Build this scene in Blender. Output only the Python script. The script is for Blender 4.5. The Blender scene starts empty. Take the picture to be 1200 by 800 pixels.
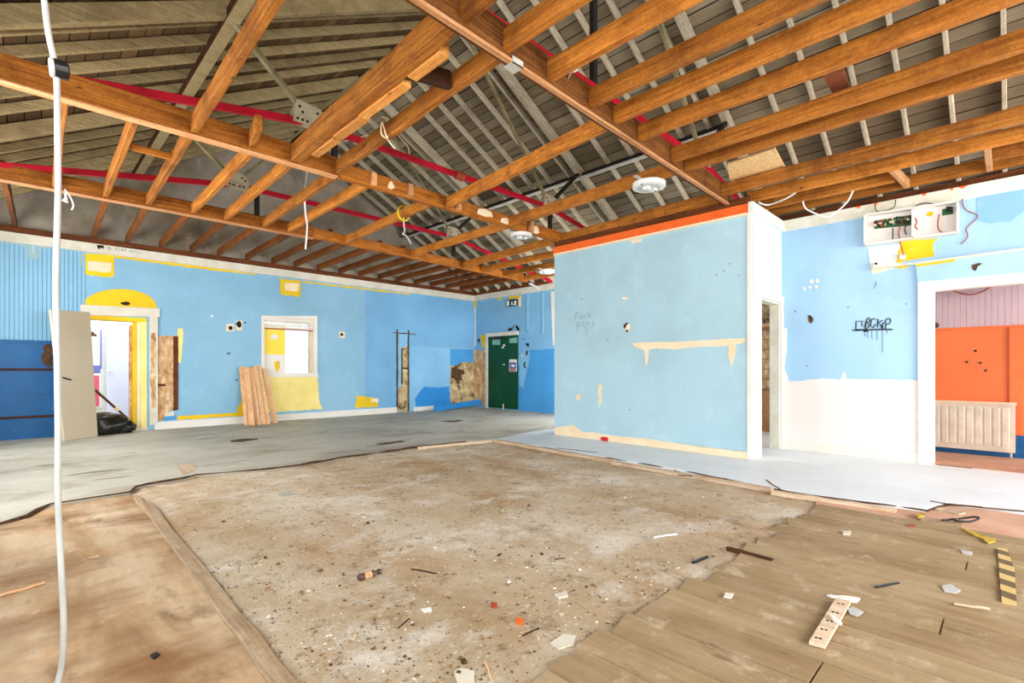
import bpy, bmesh, math, random
from mathutils import Vector, Matrix
from mathutils.geometry import tessellate_polygon
random.seed(7)
C = bpy.context.scene.collection
# ---------------------------------------------------------------- calibration of the photographed room
F, ANG, CY, EYE = 580.76, math.radians(45.121), 432.43, 1.08
YL, XB, XP, XR, YN, YP2 = 10.79, 9.22, 6.23, 7.39, 2.20, 5.27   # far blue wall, green-door wall, partition face, right wall, partition near end, partition far end
RX, RZ, RM = 4.13, 6.08, 0.546                                   # roof ridge and pitch
YS, XS = -4.0, -0.98                                             # walls behind the camera
JB = 3.16                                                        # underside of the ceiling joists
def ray(px, py):
    s, t = (px-600)/F, (CY-py)/F
    return Vector((math.cos(ANG)+s*math.sin(ANG), math.sin(ANG)-s*math.cos(ANG), t))
def atZ(px, py, z=0.0):
    r = ray(px, py); k = (z-EYE)/r.z
    return Vector((r.x*k, r.y*k, z))
def atX(px, py, x):
    r = ray(px, py); k = x/r.x
    return Vector((x, r.y*k, EYE+r.z*k))
def atY(px, py, y):
    r = ray(px, py); k = y/r.y
    return Vector((r.x*k, y, EYE+r.z*k))
def roofz(x): return RZ-RM*abs(x-RX)
# ---------------------------------------------------------------- materials
def lin(h):
    if isinstance(h, str): h = tuple(int(h[i:i+2], 16) for i in (0, 2, 4))
    return tuple(((c/255)/12.92 if c/255 <= .04045 else (((c/255)+.055)/1.055)**2.4) for c in h)+(1,)
class NT:
    def __init__(s, name):
        s.m = bpy.data.materials.new(name); s.m.use_nodes = True
        s.t = s.m.node_tree; s.b = s.t.nodes['Principled BSDF']
        s.tc = s.n('ShaderNodeTexCoord')
    def n(s, typ, **kw):
        x = s.t.nodes.new(typ)
        for k, v in kw.items():
            if k in x.inputs: x.inputs[k].default_value = v
            else: setattr(x, k, v)
        return x
    def l(s, a, b): s.t.links.new(a, b)
    def coords(s, scale=(1, 1, 1), rot=(0, 0, 0), world=False):
        mp = s.n('ShaderNodeMapping'); mp.inputs['Scale'].default_value = scale; mp.inputs['Rotation'].default_value = rot
        if world:
            g = s.n('ShaderNodeNewGeometry'); s.l(g.outputs['Position'], mp.inputs['Vector'])
        else: s.l(s.tc.outputs['Object'], mp.inputs['Vector'])
        return mp.outputs['Vector']
    def noise(s, vec, scale, detail=5, rough=.55, dist=0):
        x = s.n('ShaderNodeTexNoise'); s.l(vec, x.inputs['Vector'])
        x.inputs['Scale'].default_value = scale; x.inputs['Detail'].default_value = detail
        x.inputs['Roughness'].default_value = rough; x.inputs['Distortion'].default_value = dist
        return x.outputs['Fac']
    def ramp(s, fac, stops):
        r = s.n('ShaderNodeValToRGB'); e = r.color_ramp.elements
        while len(e) < len(stops): e.new(.5)
        for i, (p, c) in enumerate(stops):
            e[i].position = p; e[i].color = lin(c) if not isinstance(c, float) else (c, c, c, 1)
        s.l(fac, r.inputs['Fac']); return r.outputs['Color']
    def mix(s, fac, a, b, mode='MIX'):
        x = s.n('ShaderNodeMix', data_type='RGBA', blend_type=mode)
        for sock, v in ((x.inputs[0], fac), (x.inputs[6], a), (x.inputs[7], b)):
            if hasattr(v, 'is_output'): s.l(v, sock)
            else: sock.default_value = v
        return x.outputs[2]
    def bump(s, h, strength=.3, dist=.01):
        b = s.n('ShaderNodeBump'); b.inputs['Strength'].default_value = strength; b.inputs['Distance'].default_value = dist
        s.l(h, b.inputs['Height']); s.l(b.outputs['Normal'], s.b.inputs['Normal'])
    def done(s, col, rough=.7, spec=.3, metal=0):
        if hasattr(col, 'is_output'): s.l(col, s.b.inputs['Base Color'])
        else: s.b.inputs['Base Color'].default_value = col
        s.b.inputs['Roughness'].default_value = rough; s.b.inputs['Metallic'].default_value = metal
        s.b.inputs['Specular IOR Level'].default_value = spec
        return s.m
def paint(name, col, col2=None, rough=.6, scale=1.5, bump=.05, scuff=.0, world=True):
    k = NT(name); v = k.coords(world=world)
    c2 = col2 or tuple(max(0, int(c*.93)) for c in (tuple(int(col[i:i+2], 16) for i in (0, 2, 4))))
    f = k.noise(v, scale, 6)
    out = k.ramp(f, [(.32, col), (.68, c2)])
    if scuff:
        mo = k.noise(v, .55, 6, .6); t3 = tuple(int(col[i:i+2], 16) for i in (0, 2, 4))
        out = k.mix(k.ramp(mo, [(.48, 0.0), (.7, .6)]), out, lin(tuple(int(c*.86) for c in t3)))
        out = k.mix(k.ramp(k.noise(v, 1.9, 8, .7), [(.55, 0.0), (.75, .35)]), out, lin(tuple(min(255, int(c*1.1+8)) for c in t3)))
        g = k.noise(v, 9, 8, .75)
        out = k.mix(k.ramp(g, [(.635, 0.0), (.67, scuff)]), out, lin('e9e2d6'))
        g2 = k.noise(k.coords((1.3, 1.3, 1.7), world=True), 14, 6, .7)
        out = k.mix(k.ramp(g2, [(.64, 0.0), (.69, scuff)]), out, lin('57564e'))
    k.bump(k.noise(v, 40, 4), bump, .01)
    return k.done(out, rough)
def plain(name, col, rough=.5, spec=.4, metal=0):
    k = NT(name); f = k.noise(k.coords(), 6, 4)
    c = tuple(int(col[i:i+2], 16) for i in (0, 2, 4))
    out = k.ramp(f, [(.3, tuple(int(x*.88) for x in c)), (.7, c)])
    return k.done(out, rough, spec, metal)
def wood(name, stops, axis='Y', rough=.7, vary=.3, knots=True, scale=1.0):
    k = NT(name)
    sc = {'X': (.5, 16, 16), 'Y': (16, .5, 16), 'Z': (16, 16, .5)}[axis]
    oi = k.n('ShaderNodeObjectInfo')
    mul = k.n('ShaderNodeMath', operation='MULTIPLY'); mul.inputs[1].default_value = 37.0; k.l(oi.outputs['Random'], mul.inputs[0])
    def shifted(v):
        add = k.n('ShaderNodeVectorMath', operation='ADD'); k.l(v, add.inputs[0]); k.l(mul.outputs[0], add.inputs[1]); return add.outputs[0]
    f = k.noise(shifted(k.coords(tuple(x*scale for x in sc))), 3.2, 9, .7, .5)
    out = k.ramp(f, [(p, c) for p, c in zip((.2, .42, .6, .85), stops)])
    rough_f = k.noise(shifted(k.coords((14, 14, 14))), 3.0, 8, .75)
    out = k.mix(k.ramp(rough_f, [(.5, 0.0), (.7, .45)]), out, lin(stops[0]))
    out = k.mix(k.ramp(rough_f, [(.3, .35), (.45, 0.0)]), out, lin(stops[3]))
    blot = k.noise(shifted(k.coords((1.6, 1.6, 1.6))), 1.5, 6, .65)
    out = k.mix(k.ramp(blot, [(.5, 0.0), (.7, .6)]), out, lin(stops[0]))
    if knots:
        vo = k.n('ShaderNodeTexVoronoi'); vo.inputs['Scale'].default_value = 1.3; k.l(shifted(k.coords(tuple(2.0 if q < 1 else 5 for q in sc))), vo.inputs['Vector'])
        out = k.mix(k.ramp(vo.outputs['Distance'], [(.04, .8), (.09, 0.0)]), out, lin('3a1c0a'))
    hsv = k.n('ShaderNodeHueSaturation')
    mr = k.n('ShaderNodeMapRange'); k.l(oi.outputs['Random'], mr.inputs['Value']); mr.inputs['To Min'].default_value = 1-vary; mr.inputs['To Max'].default_value = 1+vary*.5
    k.l(mr.outputs[0], hsv.inputs['Value']); k.l(out, hsv.inputs['Color'])
    k.bump(rough_f, .35, .012)
    return k.done(hsv.outputs['Color'], rough, .2)
def island_wood(name, c1, c2, c3, axis, rough=.85, dirt='4a3b2c'):
    """boards that lie in one mesh: every board (mesh island) gets its own tone"""
    k = NT(name); g = k.n('ShaderNodeNewGeometry')
    sc = {'X': (.6, 12, 12), 'Y': (12, .6, 12)}[axis]
    f = k.noise(k.coords(sc), 2.5, 7, .65)
    base = k.ramp(g.outputs['Random Per Island'], [(0, c1), (.5, c2), (1, c3)])
    out = k.mix(k.ramp(f, [(.3, .45), (.6, 0.0)]), base, lin('4a3b2c'))
    out = k.mix(k.ramp(k.noise(k.coords(), .9, 5), [(.52, 0.0), (.7, .5)]), out, lin('5a4a38'))
    return k.done(out, rough, .15)
M = {}
ORANGE = ['55290c', 'a05c1e', 'c9802f', 'dfa75e']
M['joist'] = wood('joist pine', ORANGE, 'Y'); M['shadejoist'] = wood('joist pine in painted shade', ['3a1b08', '6d3a14', '8d5220', 'a86c34'], 'Y'); M['binder'] = wood('binder pine', ['4f260a', '985318', 'c07728', 'd99d54'], 'X')  # far-bay joists: their shade is put into a darker wood colour
M['pinkwood'] = wood('pink pine', ['9a6238', 'cf8d58', 'e2aa78', 'f0c79c'], 'X', knots=False)
M['palewood'] = wood('pale sawn pine', ['bd8454', 'dfae7e', 'edc397', 'f6dab8'], 'Z', vary=.12, knots=False)
M['darkwood'] = wood('dark old timber', ['1d0f07', '3a2010', '552f17', '6d421f'], 'Y')
M['plate'] = wood('wall plate timber', ['2b1306', '5a2c0f', '7b421a', '99602d'], 'X')
M['plateY'] = wood('wall plate timber along', ['2b1306', '5a2c0f', '7b421a', '99602d'], 'Y')
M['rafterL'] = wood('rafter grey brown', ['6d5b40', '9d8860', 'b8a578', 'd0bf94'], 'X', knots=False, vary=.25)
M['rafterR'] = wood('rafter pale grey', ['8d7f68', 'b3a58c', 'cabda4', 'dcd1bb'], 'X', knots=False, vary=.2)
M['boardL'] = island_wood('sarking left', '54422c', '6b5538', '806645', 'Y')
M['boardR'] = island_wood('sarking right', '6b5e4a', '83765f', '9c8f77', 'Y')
M['roofback'] = plain('roof felt', '2a231b', .9)
M['red'] = paint('red oxide steel', 'cf1430', 'a50d22', .45, 3, .05)
M['cream'] = paint('cream painted steel', 'c9bfa4', 'a99d80', .5, 6, .1)
M['olive'] = paint('olive painted steel', '9a8f68', '716746', .5, 6, .1)
M['black'] = plain('blackened steel', '221d1a', .6)
M['hole'] = plain('dark void', '1f1712', .9)
M['holeb'] = paint('broken plaster brown', '6b4a30', '2e2018', .9, 18, .3)
M['steelpale'] = paint('pale steel angle', 'cfcabd', 'a8a294', .6, 5, .1)
M['blueL'] = paint('sky blue wall paint', '8cbad4', '80b1cd', .55, .8, .06, .35)
M['blueB'] = paint('sky blue back wall paint', '84b7d8', '76acd2', .55, .9, .06, .3)
M['blueN'] = paint('brightly lit blue paint', 'cfe2f1', 'd6e7f4', .55, .7, .05, .1); M['blueP'] = paint('pale blue partition paint', 'abccd8', 'a4c7d6', .55, .7, .05, .25)  # partition end: bright grazing light put into a paler blue
M['blueR'] = paint('light blue right wall paint', '9ec6e4', 'a8cce8', .55, .7, .05, .15)
M['bluemid'] = paint('mid blue dado paint', '4a9bd6', '3f8fce', .5, 1.5, .06, .3)
M['bluedark'] = paint('dark blue panel paint', '11609a', '0c4f84', .45, 1.2, .06, .12)
M['bluebright'] = paint('bright blue paint', '2f8ed8', '2783cc', .5, 2, .05, .1)
M['bluepatch'] = paint('repaired blue patch', '86bcdf', '7ab3da', .55, 1.5, .05, .2)
M['yellow'] = paint('yellow wall paint', 'efc814', 'dcb20e', .6, 3, .06, .3)
M['paleyellow'] = paint('pale yellow plaster', 'f9e695', 'f0d87c', .7, 4, .08, .5)  # lighter, less saturated yellow
M['white'] = paint('white gloss paint', 'e6e3dc', 'dcd7cc', .4, 2, .03)
M['dirtywhite'] = paint('dirty white paint', 'e2dccd', 'cfc6b2', .6, 5, .1, .4)
M['creamwall'] = paint('cream plaster', 'f0ddc0', 'e8cfa8', .7, 5, .1)
M['whitewall'] = paint('white primer on wall', 'e9e1dc', 'e4dbd5', .6, 2, .05)
M['orangetrim'] = paint('orange paint', 'ef6a22', 'e05a18', .5, 3, .05)
M['orange'] = paint('orange wall paint', 'fb8348', 'f6763a', .5, 1, .05, .15)
M['pink'] = paint('pink ribbed wall paint', 'd9b9b8', 'cfaeae', .6, 2, .05)
M['beigedoor'] = paint('beige door paint', 'cdbfa6', 'c3b498', .45, 1, .02)
M['green'] = paint('dark green door paint', '064a24', '043d1d', .35, 2, .03)
M['paper'] = plain('white paper', 'f4f0ea', .7)
M['pvc'] = plain('white plastic', 'f1efea', .35)
M['cablewhite'] = plain('greyed white cable', 'bdbcb6', .45); M['pvcgrey'] = plain('grey white plastic', 'c9c9c6', .35)  # cable white toned down to grey
M['blackplastic'] = plain('black plastic', '141414', .35, .5)
M['pcb'] = paint('green circuit board', '2e6a35', '1c4a26', .4, 8, .2, 0, False)
M['ink'] = plain('black marker ink', '17191f', .6)
M['pencil'] = plain('pencil line', '8aa4ac', .7)
M['scarlet'] = plain('scarlet plastic', 'd8222a', .4)
M['brick'] = plain('terracotta', 'a84a2a', .7)
M['glass'] = plain('frosted glass', 'e8eef0', .2)
def k_stone():
    k = NT('bare rubble wall'); v = k.coords(world=True)
    f = k.noise(v, 5, 8, .7); out = k.ramp(f, [(.3, '4a3a26'), (.42, 'a18c64'), (.56, 'c9b488'), (.7, 'eadbb8')])
    g = k.noise(v, 2.2, 5); out = k.mix(k.ramp(k.noise(v, 3.4, 7, .65), [(.52, 0.0), (.6, .85)]), out, lin('33241a')); out = k.mix(k.ramp(g, [(.55, 0.0), (.68, .6)]), out, lin('b48a3c'))
    k.bump(f, .7, .04); return k.done(out, .95, .1)
M['stone'] = k_stone()
def k_rust():
    k = NT('scarred brown boards'); v = k.coords((1, 1, .5), world=True)
    f = k.noise(v, 9, 8, .7); out = k.ramp(f, [(.28, '6b4629'), (.4, 'b5875c'), (.54, 'cfab80'), (.66, 'f0e0c4')])
    k.bump(f, .6, .02); return k.done(out, .9, .1)
M['scarred'] = k_rust()
def k_gable():
    k = NT('grey gable render'); v = k.coords(world=True)
    out = k.ramp(k.noise(v, .9, 7, .6), [(.3, '73674f'), (.5, '9d9282'), (.7, 'b9b0a3')])
    out = k.mix(k.ramp(k.noise(v, 2.6, 8, .7), [(.6, 0.0), (.66, .75)]), out, lin('c5a98e'))
    out = k.mix(k.ramp(k.noise(k.coords((1, 1, .6), world=True), 1.4, 5), [(.56, 0.0), (.7, .55)]), out, lin('4f4130'))
    k.bump(k.noise(v, 12, 6), .4, .02); return k.done(out, .9, .1)
M['gable'] = k_gable()
def k_screed():
    k = NT('bare dusty screed'); v = k.coords(world=True)
    out = k.ramp(k.noise(v, .8, 9, .66, .3), [(.28, 'a98f6c'), (.45, 'c6b294'), (.6, 'd8cab3'), (.75, 'e4dccd')])
    out = k.mix(k.ramp(k.noise(k.coords((1.3, .5, 1), world=True), 1.1, 8, .62), [(.46, 0.0), (.66, .6)]), out, lin('b08658'))
    out = k.mix(k.ramp(k.noise(k.coords((.9, 1.2, 1), world=True), 1.5, 9, .72), [(.52, 0.0), (.64, .8)]), out, lin('e8e0d2'))
    out = k.mix(k.ramp(k.noise(v, 4.5, 9, .78), [(.54, 0.0), (.64, .5)]), out, lin('84694a'))
    out = k.mix(k.ramp(k.noise(v, 13, 9, .8), [(.57, 0.0), (.63, .8)]), out, lin('6b5137'))
    out = k.mix(k.ramp(k.noise(k.coords((1.1, 1, 1.4), world=True), 19, 9, .8), [(.58, 0.0), (.64, .8)]), out, lin('efe8da'))
    k.bump(k.noise(v, 18, 9, .78), .8, .03); return k.done(out, .95, .1)
M['screed'] = k_screed()
def k_vinyl():
    k = NT('worn grey floor sheet'); v = k.coords(world=True)
    out = k.ramp(k.noise(v, .7, 7, .6), [(.3, 'a39f8f'), (.55, 'b6b2a4'), (.75, 'c6c3b6')])
    out = k.mix(k.ramp(k.noise(k.coords((.8, 1.6, 1), world=True), 1.3, 8, .68, .6), [(.5, 0.0), (.68, .75)]), out, lin('857a62'))
    out = k.mix(k.ramp(k.noise(k.coords((.5, 2.0, 1), world=True), 1.6, 4, .5), [(.64, 0.0), (.67, .6)]), out, lin('514838'))
    out = k.mix(k.ramp(k.noise(v, 3, 8, .75), [(.58, 0.0), (.66, .4)]), out, lin('d5d2c8'))
    k.bump(k.noise(v, 20, 6), .12, .01); return k.done(out, .6, .25)
M['vinyl'] = k_vinyl()
def k_paleboard():
    k = NT('pale blue grey floor boarding'); v = k.coords(world=True)
    out = k.ramp(k.noise(v, 1.1, 7, .6), [(.3, 'd6dce0'), (.6, 'e4e9ec'), (.8, 'eef1f3')])
    out = k.mix(k.ramp(k.noise(k.coords((2.5, .6, 1), world=True), 1.5, 7, .65), [(.58, 0.0), (.72, .45)]), out, lin('a9a08e'))
    k.bump(k.noise(v, 20, 6), .08, .01); return k.done(out, .5, .35)
M['palefloor'] = k_paleboard()
def k_hardboard():
    k = NT('stained hardboard'); v = k.coords((1, 1, 1), world=True); vs = k.coords((2.6, .55, 1), world=True)
    out = k.ramp(k.noise(vs, 1.2, 8, .62, .4), [(.28, '8a6a4a'), (.44, 'b2946f'), (.58, 'c8b090'), (.74, 'd8c8b0')])
    out = k.mix(k.ramp(k.noise(k.coords((1.0, 1.6, 1), world=True), .8, 7, .65), [(.46, 0.0), (.62, .8)]), out, lin('7d5530'))
    out = k.mix(k.ramp(k.noise(k.coords((1.6, .7, 1), world=True), 1.7, 8, .7), [(.56, 0.0), (.7, .8)]), out, lin('4f3820'))
    out = k.mix(k.ramp(k.noise(v, 3, 6, .6), [(.55, 0.0), (.75, .5)]), out, lin('cf9a66'))
    out = k.mix(k.ramp(k.noise(v, 7, 8, .7), [(.62, 0.0), (.68, .5)]), out, lin('ded2c0'))
    k.bump(k.noise(vs, 12, 6), .25, .01); return k.done(out, .8, .15)
M['hardboard'] = k_hardboard()
def k_planks():
    k = NT('worn floor planks'); vs = k.coords((7, .4, 1), world=True); v = k.coords(world=True)
    g = k.n('ShaderNodeNewGeometry')
    base = k.ramp(g.outputs['Random Per Island'], [(0, '98805e'), (.5, 'a28a67'), (1, 'aa9370')])
    out = k.mix(k.ramp(k.noise(vs, 2.6, 9, .7), [(.35, .55), (.6, 0.0)]), base, lin('7a6142'))
    out = k.mix(k.ramp(k.noise(v, 1.1, 8, .68), [(.45, 0.0), (.7, .7)]), out, lin('b8a284'))
    out = k.mix(k.ramp(k.noise(v, 6, 9, .75), [(.55, 0.0), (.66, .55)]), out, lin('cdbda2'))
    out = k.mix(k.ramp(k.noise(k.coords((3, .8, 1), world=True), 2.2, 9, .7), [(.6, 0.0), (.68, .6)]), out, lin('5f4529'))
    k.bump(k.noise(v, 22, 8, .7), .25, .01); return k.done(out, .85, .12)
M['planks'] = k_planks()
M['osb'] = paint('strand board', 'f6d29c', 'd9a868', .8, 22, .4, .0)
M['pinkfloor'] = paint('pinkish screed', 'd3a78c', 'c29378', .85, 4, .2, .2)
M['brownfloor'] = paint('brown red floor', 'b58c72', '9a705a', .6, 3, .2, .2)
M['rubble'] = NT('rubble')
def k_rub():
    k = M['rubble']; g = k.n('ShaderNodeNewGeometry')
    return k.done(k.ramp(g.outputs['Random Per Island'], [(0, '45331f'), (.4, '86694a'), (.8, 'b8a382'), (1, 'e2d8c8')]), .9, .1)
M['rubble'] = k_rub()
def k_tape():
    k = NT('hazard stripes'); v = k.coords()
    w = k.n('ShaderNodeTexWave', wave_type='BANDS', bands_direction='X'); w.inputs['Scale'].default_value = 1.9; w.inputs['Distortion'].default_value = .0
    mp = k.n('ShaderNodeMapping'); mp.inputs['Rotation'].default_value = (0, 0, math.radians(28)); k.l(v, mp.inputs['Vector']); k.l(mp.outputs[0], w.inputs['Vector'])
    return k.done(k.ramp(w.outputs['Fac'], [(.47, '6b583d'), (.53, 'cfb272')]), .7)
M['tape'] = k_tape()
# ---------------------------------------------------------------- mesh helpers
class MB:
    def __init__(s): s.v, s.f = [], []
    def add(s, vs, fs):
        o = len(s.v); s.v += [Vector(v) for v in vs]; s.f += [tuple(i+o for i in f) for f in fs]; return s
    def box(s, a, b):
        x0, y0, z0 = [min(p, q) for p, q in zip(a, b)]; x1, y1, z1 = [max(p, q) for p, q in zip(a, b)]
        return s.add([(x0,y0,z0),(x1,y0,z0),(x1,y1,z0),(x0,y1,z0),(x0,y0,z1),(x1,y0,z1),(x1,y1,z1),(x0,y1,z1)],
                     [(0,3,2,1),(4,5,6,7),(0,1,5,4),(1,2,6,5),(2,3,7,6),(3,0,4,7)])
    def hexa(s, bot, top):
        n = len(bot)
        return s.add(list(bot)+list(top), [tuple(reversed(range(n))), tuple(range(n, 2*n))]+[(i, (i+1) % n, n+(i+1) % n, n+i) for i in range(n)])
    def prism(s, poly, off):
        """polygon (world points, maybe concave) swept by vector off"""
        poly = [Vector(p) for p in poly]; off = Vector(off); n = len(poly)
        tris = tessellate_polygon([poly])
        nrm = Vector((0, 0, 0))
        for i in range(n): nrm += poly[i].cross(poly[(i+1) % n])
        rev = nrm.dot(off) < 0
        o = len(s.v); s.v += poly+[p+off for p in poly]
        for t in tris:
            a, b, c = t
            tn = (poly[b]-poly[a]).cross(poly[c]-poly[a])
            if tn.dot(off) < 0: a, b, c = a, c, b
            s.f.append((o+n+a, o+n+b, o+n+c)); s.f.append((o+a, o+c, o+b))
        for i in range(n):
            j = (i+1) % n; q = (o+i, o+j, o+n+j, o+n+i)
            s.f.append(q if not rev else tuple(reversed(q)))
        return s
    def beam(s, p0, p1, w, h, seg=6, jit=.004, up=(0, 0, 1), grow=True, bev=.006):
        """timber from p0 to p1 (centre of underside), slightly uneven, edges eased"""
        p0, p1, up = Vector(p0), Vector(p1), Vector(up).normalized()
        d = (p1-p0).normalized(); sd = d.cross(up).normalized(); un = sd.cross(d).normalized()
        b = min(bev, w*.2, h*.2)
        prof = [(-w/2+b, 0), (w/2-b, 0), (w/2, b), (w/2, h-b), (w/2-b, h), (-w/2+b, h), (-w/2, h-b), (-w/2, b)]
        rings = []
        for i in range(seg+1):
            c = p0.lerp(p1, i/seg); j = 0 if i in (0, seg) else 1
            dx, dz = random.uniform(-jit, jit)*j, random.uniform(-jit, jit)*j
            rings.append([c+sd*(x+dx)+un*(z+dz) for x, z in prof])
        o = len(s.v); n = 8
        for r in rings: s.v += r
        for i in range(seg):
            for k in range(n):
                a, c = o+i*n+k, o+i*n+(k+1) % n
                s.f.append((a, a+n, c+n, c))
        s.f.append(tuple(o+k for k in range(n))); s.f.append(tuple(o+seg*n+k for k in reversed(range(n))))
        return s
    def tube(s, pts, r, n=8, cap=True):
        pts = [Vector(p) for p in pts]; rs = r if isinstance(r, (list, tuple)) else [r]*len(pts)
        o = len(s.v); up = None
        for i, p in enumerate(pts):
            d = (pts[min(i+1, len(pts)-1)]-pts[max(i-1, 0)]).normalized()
            if up is None: up = d.orthogonal().normalized()
            up = (up-d*up.dot(d)).normalized(); sd = d.cross(up)
            s.v += [p+(up*math.cos(2*math.pi*k/n)+sd*math.sin(2*math.pi*k/n))*rs[i] for k in range(n)]
        for i in range(len(pts)-1):
            for k in range(n):
                a, b = o+i*n+k, o+i*n+(k+1) % n
                s.f.append((a, b, b+n, a+n))
        if cap:
            s.f.append(tuple(o+k for k in reversed(range(n)))); s.f.append(tuple(o+(len(pts)-1)*n+k for k in range(n)))
        return s
    def lathe(s, c, axis, prof, n=28):
        """profile of (radius, height) swung about axis through c"""
        c, ax = Vector(c), Vector(axis).normalized(); u = ax.orthogonal().normalized(); w = ax.cross(u)
        o = len(s.v); m = len(prof)
        for k in range(n):
            a = 2*math.pi*k/n; d = u*math.cos(a)+w*math.sin(a)
            s.v += [c+d*r+ax*h for r, h in prof]
        for k in range(n):
            for i in range(m-1):
                a, b = o+k*m+i, o+((k+1) % n)*m+i
                s.f.append((a, b, b+1, a+1))
        s.f.append(tuple(o+k*m for k in reversed(range(n)))); s.f.append(tuple(o+k*m+m-1 for k in range(n)))
        return s
    def slab(s, q, t):
        """four corners thickened by t along their normal"""
        q = [Vector(p) for p in q]; nrm = (q[1]-q[0]).cross(q[3]-q[0]).normalized()*t
        return s.hexa(q, [p+nrm for p in q])
def obj(name, mb, mat, parent=None, label=None, cat=None, group=None, kind=None, smooth=False):
    me = bpy.data.meshes.new(name)
    vs = mb.v; lo = Vector([min(v[i] for v in vs) for i in range(3)]); hi = Vector([max(v[i] for v in vs) for i in range(3)])
    org = Vector(((lo.x+hi.x)/2, (lo.y+hi.y)/2, lo.z))
    me.from_pydata([v-org for v in vs], [], mb.f)
    bm = bmesh.new(); bm.from_mesh(me); bmesh.ops.recalc_face_normals(bm, faces=bm.faces)
    bm.to_mesh(me); bm.free()
    for m in (mat if isinstance(mat, list) else [mat]): me.materials.append(M[m] if isinstance(m, str) else m)
    if smooth: me.polygons.foreach_set('use_smooth', [True]*len(me.polygons))
    o = bpy.data.objects.new(name, me); C.objects.link(o)
    if parent:
        o.parent = parent; base = Vector((0, 0, 0)); q = parent
        while q: base += q.location; q = q.parent
        o.location = org-base
    else: o.location = org
    tag(o, label, cat, group, kind)
    return o
def tag(o, label=None, cat=None, group=None, kind=None):
    if label: o['label'] = label
    if cat: o['category'] = cat
    if group: o['group'] = group
    if kind: o['kind'] = kind
    return o
def thing(name, loc, label, cat, group=None, kind=None):
    o = bpy.data.objects.new(name, None); o.empty_display_size = .1; C.objects.link(o); o.location = Vector(loc)
    return tag(o, label, cat, group, kind)
def struct(name, mb, mat, label, cat): return obj(name, mb, mat, None, label, cat, None, 'structure')
ORD = ['first','second','third','fourth','fifth','sixth','seventh','eighth','ninth','tenth','eleventh','twelfth','thirteenth','fourteenth','fifteenth','sixteenth','seventeenth','eighteenth','nineteenth','twentieth','twenty-first','twenty-second','twenty-third','twenty-fourth','twenty-fifth','twenty-sixth','twenty-seventh','twenty-eighth','twenty-ninth','thirtieth','thirty-first','thirty-second','thirty-third','thirty-fourth','thirty-fifth','thirty-sixth']
def ragged(pts, jit, step):
    out = []; n = len(pts)
    for i in range(n):
        a, b = Vector(pts[i]), Vector(pts[(i+1) % n]); L = (b-a).length; m = max(1, int(L/step))
        for k in range(m):
            p = a.lerp(b, k/m)
            if k: p = p+Vector((random.uniform(-jit, jit), random.uniform(-jit, jit)))
            out.append(p)
    return out
WALLS = {'L': (lambda x, y: atY(x, y, YL), Vector((0, -1, 0))), 'B': (lambda x, y: atX(x, y, XB), Vector((-1, 0, 0))),
         'P': (lambda x, y: atX(x, y, XP), Vector((-1, 0, 0))), 'R': (lambda x, y: atX(x, y, XR), Vector((-1, 0, 0))),
         'N': (lambda x, y: atY(x, y, YN), Vector((0, -1, 0)))}
def W(w, x, y, off=0.0): return WALLS[w][0](x, y)+WALLS[w][1]*off
def rect(x0, y0, x1, y1): return [(x0, y0), (x1, y0), (x1, y1), (x0, y1)]
def patch(wall, pts, mat, parent, name, t=.004, jit=.5, step=3, label=None, base=0.0):
    pp = ragged(pts, jit, step) if jit else pts
    t += random.uniform(0, .0018)
    mb = MB().prism([W(wall, x, y, base-.002) for x, y in pp], WALLS[wall][1]*(t+.002))
    return obj(name, mb, mat, parent, label)
def ribbon(wall, strokes, width, mat, parent, name, t=.003):
    mb = MB()
    for st in strokes:
        P = [W(wall, x, y, t) for x, y in st]
        mb.tube(P, width/2, 6)
    return obj(name, mb, mat, parent)
def wall_mb(axis, pos, thick, u0, u1, z0, z1, holes):
    """wall in a plane X=pos ('X') or Y=pos ('Y'); holes are (ua, ub, za, zb); its visible face is at pos, thick grows away"""
    us = sorted({u0, u1, *[h[0] for h in holes], *[h[1] for h in holes]}); zs = sorted({z0, z1, *[h[2] for h in holes], *[h[3] for h in holes]})
    us = [u for u in us if u0 <= u <= u1]; zs = [z for z in zs if z0 <= z <= z1]
    mb = MB()
    for a, b in zip(us, us[1:]):
        run = None
        for c, d in zip(zs, zs[1:]):
            if any(h[0] <= (a+b)/2 <= h[1] and h[2] <= (c+d)/2 <= h[3] for h in holes):
                if run: mb_box(mb, axis, pos, thick, a, b, *run); run = None
            else: run = (run[0], d) if run else (c, d)
        if run: mb_box(mb, axis, pos, thick, a, b, *run)
    return mb
def mb_box(mb, axis, pos, thick, a, b, c, d):
    if axis == 'X': mb.box((pos, a, c), (pos+thick, b, d))
    else: mb.box((a, pos, c), (b, pos+thick, d))
# ================================================================ THE SETTING
GZ = -.03
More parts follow.
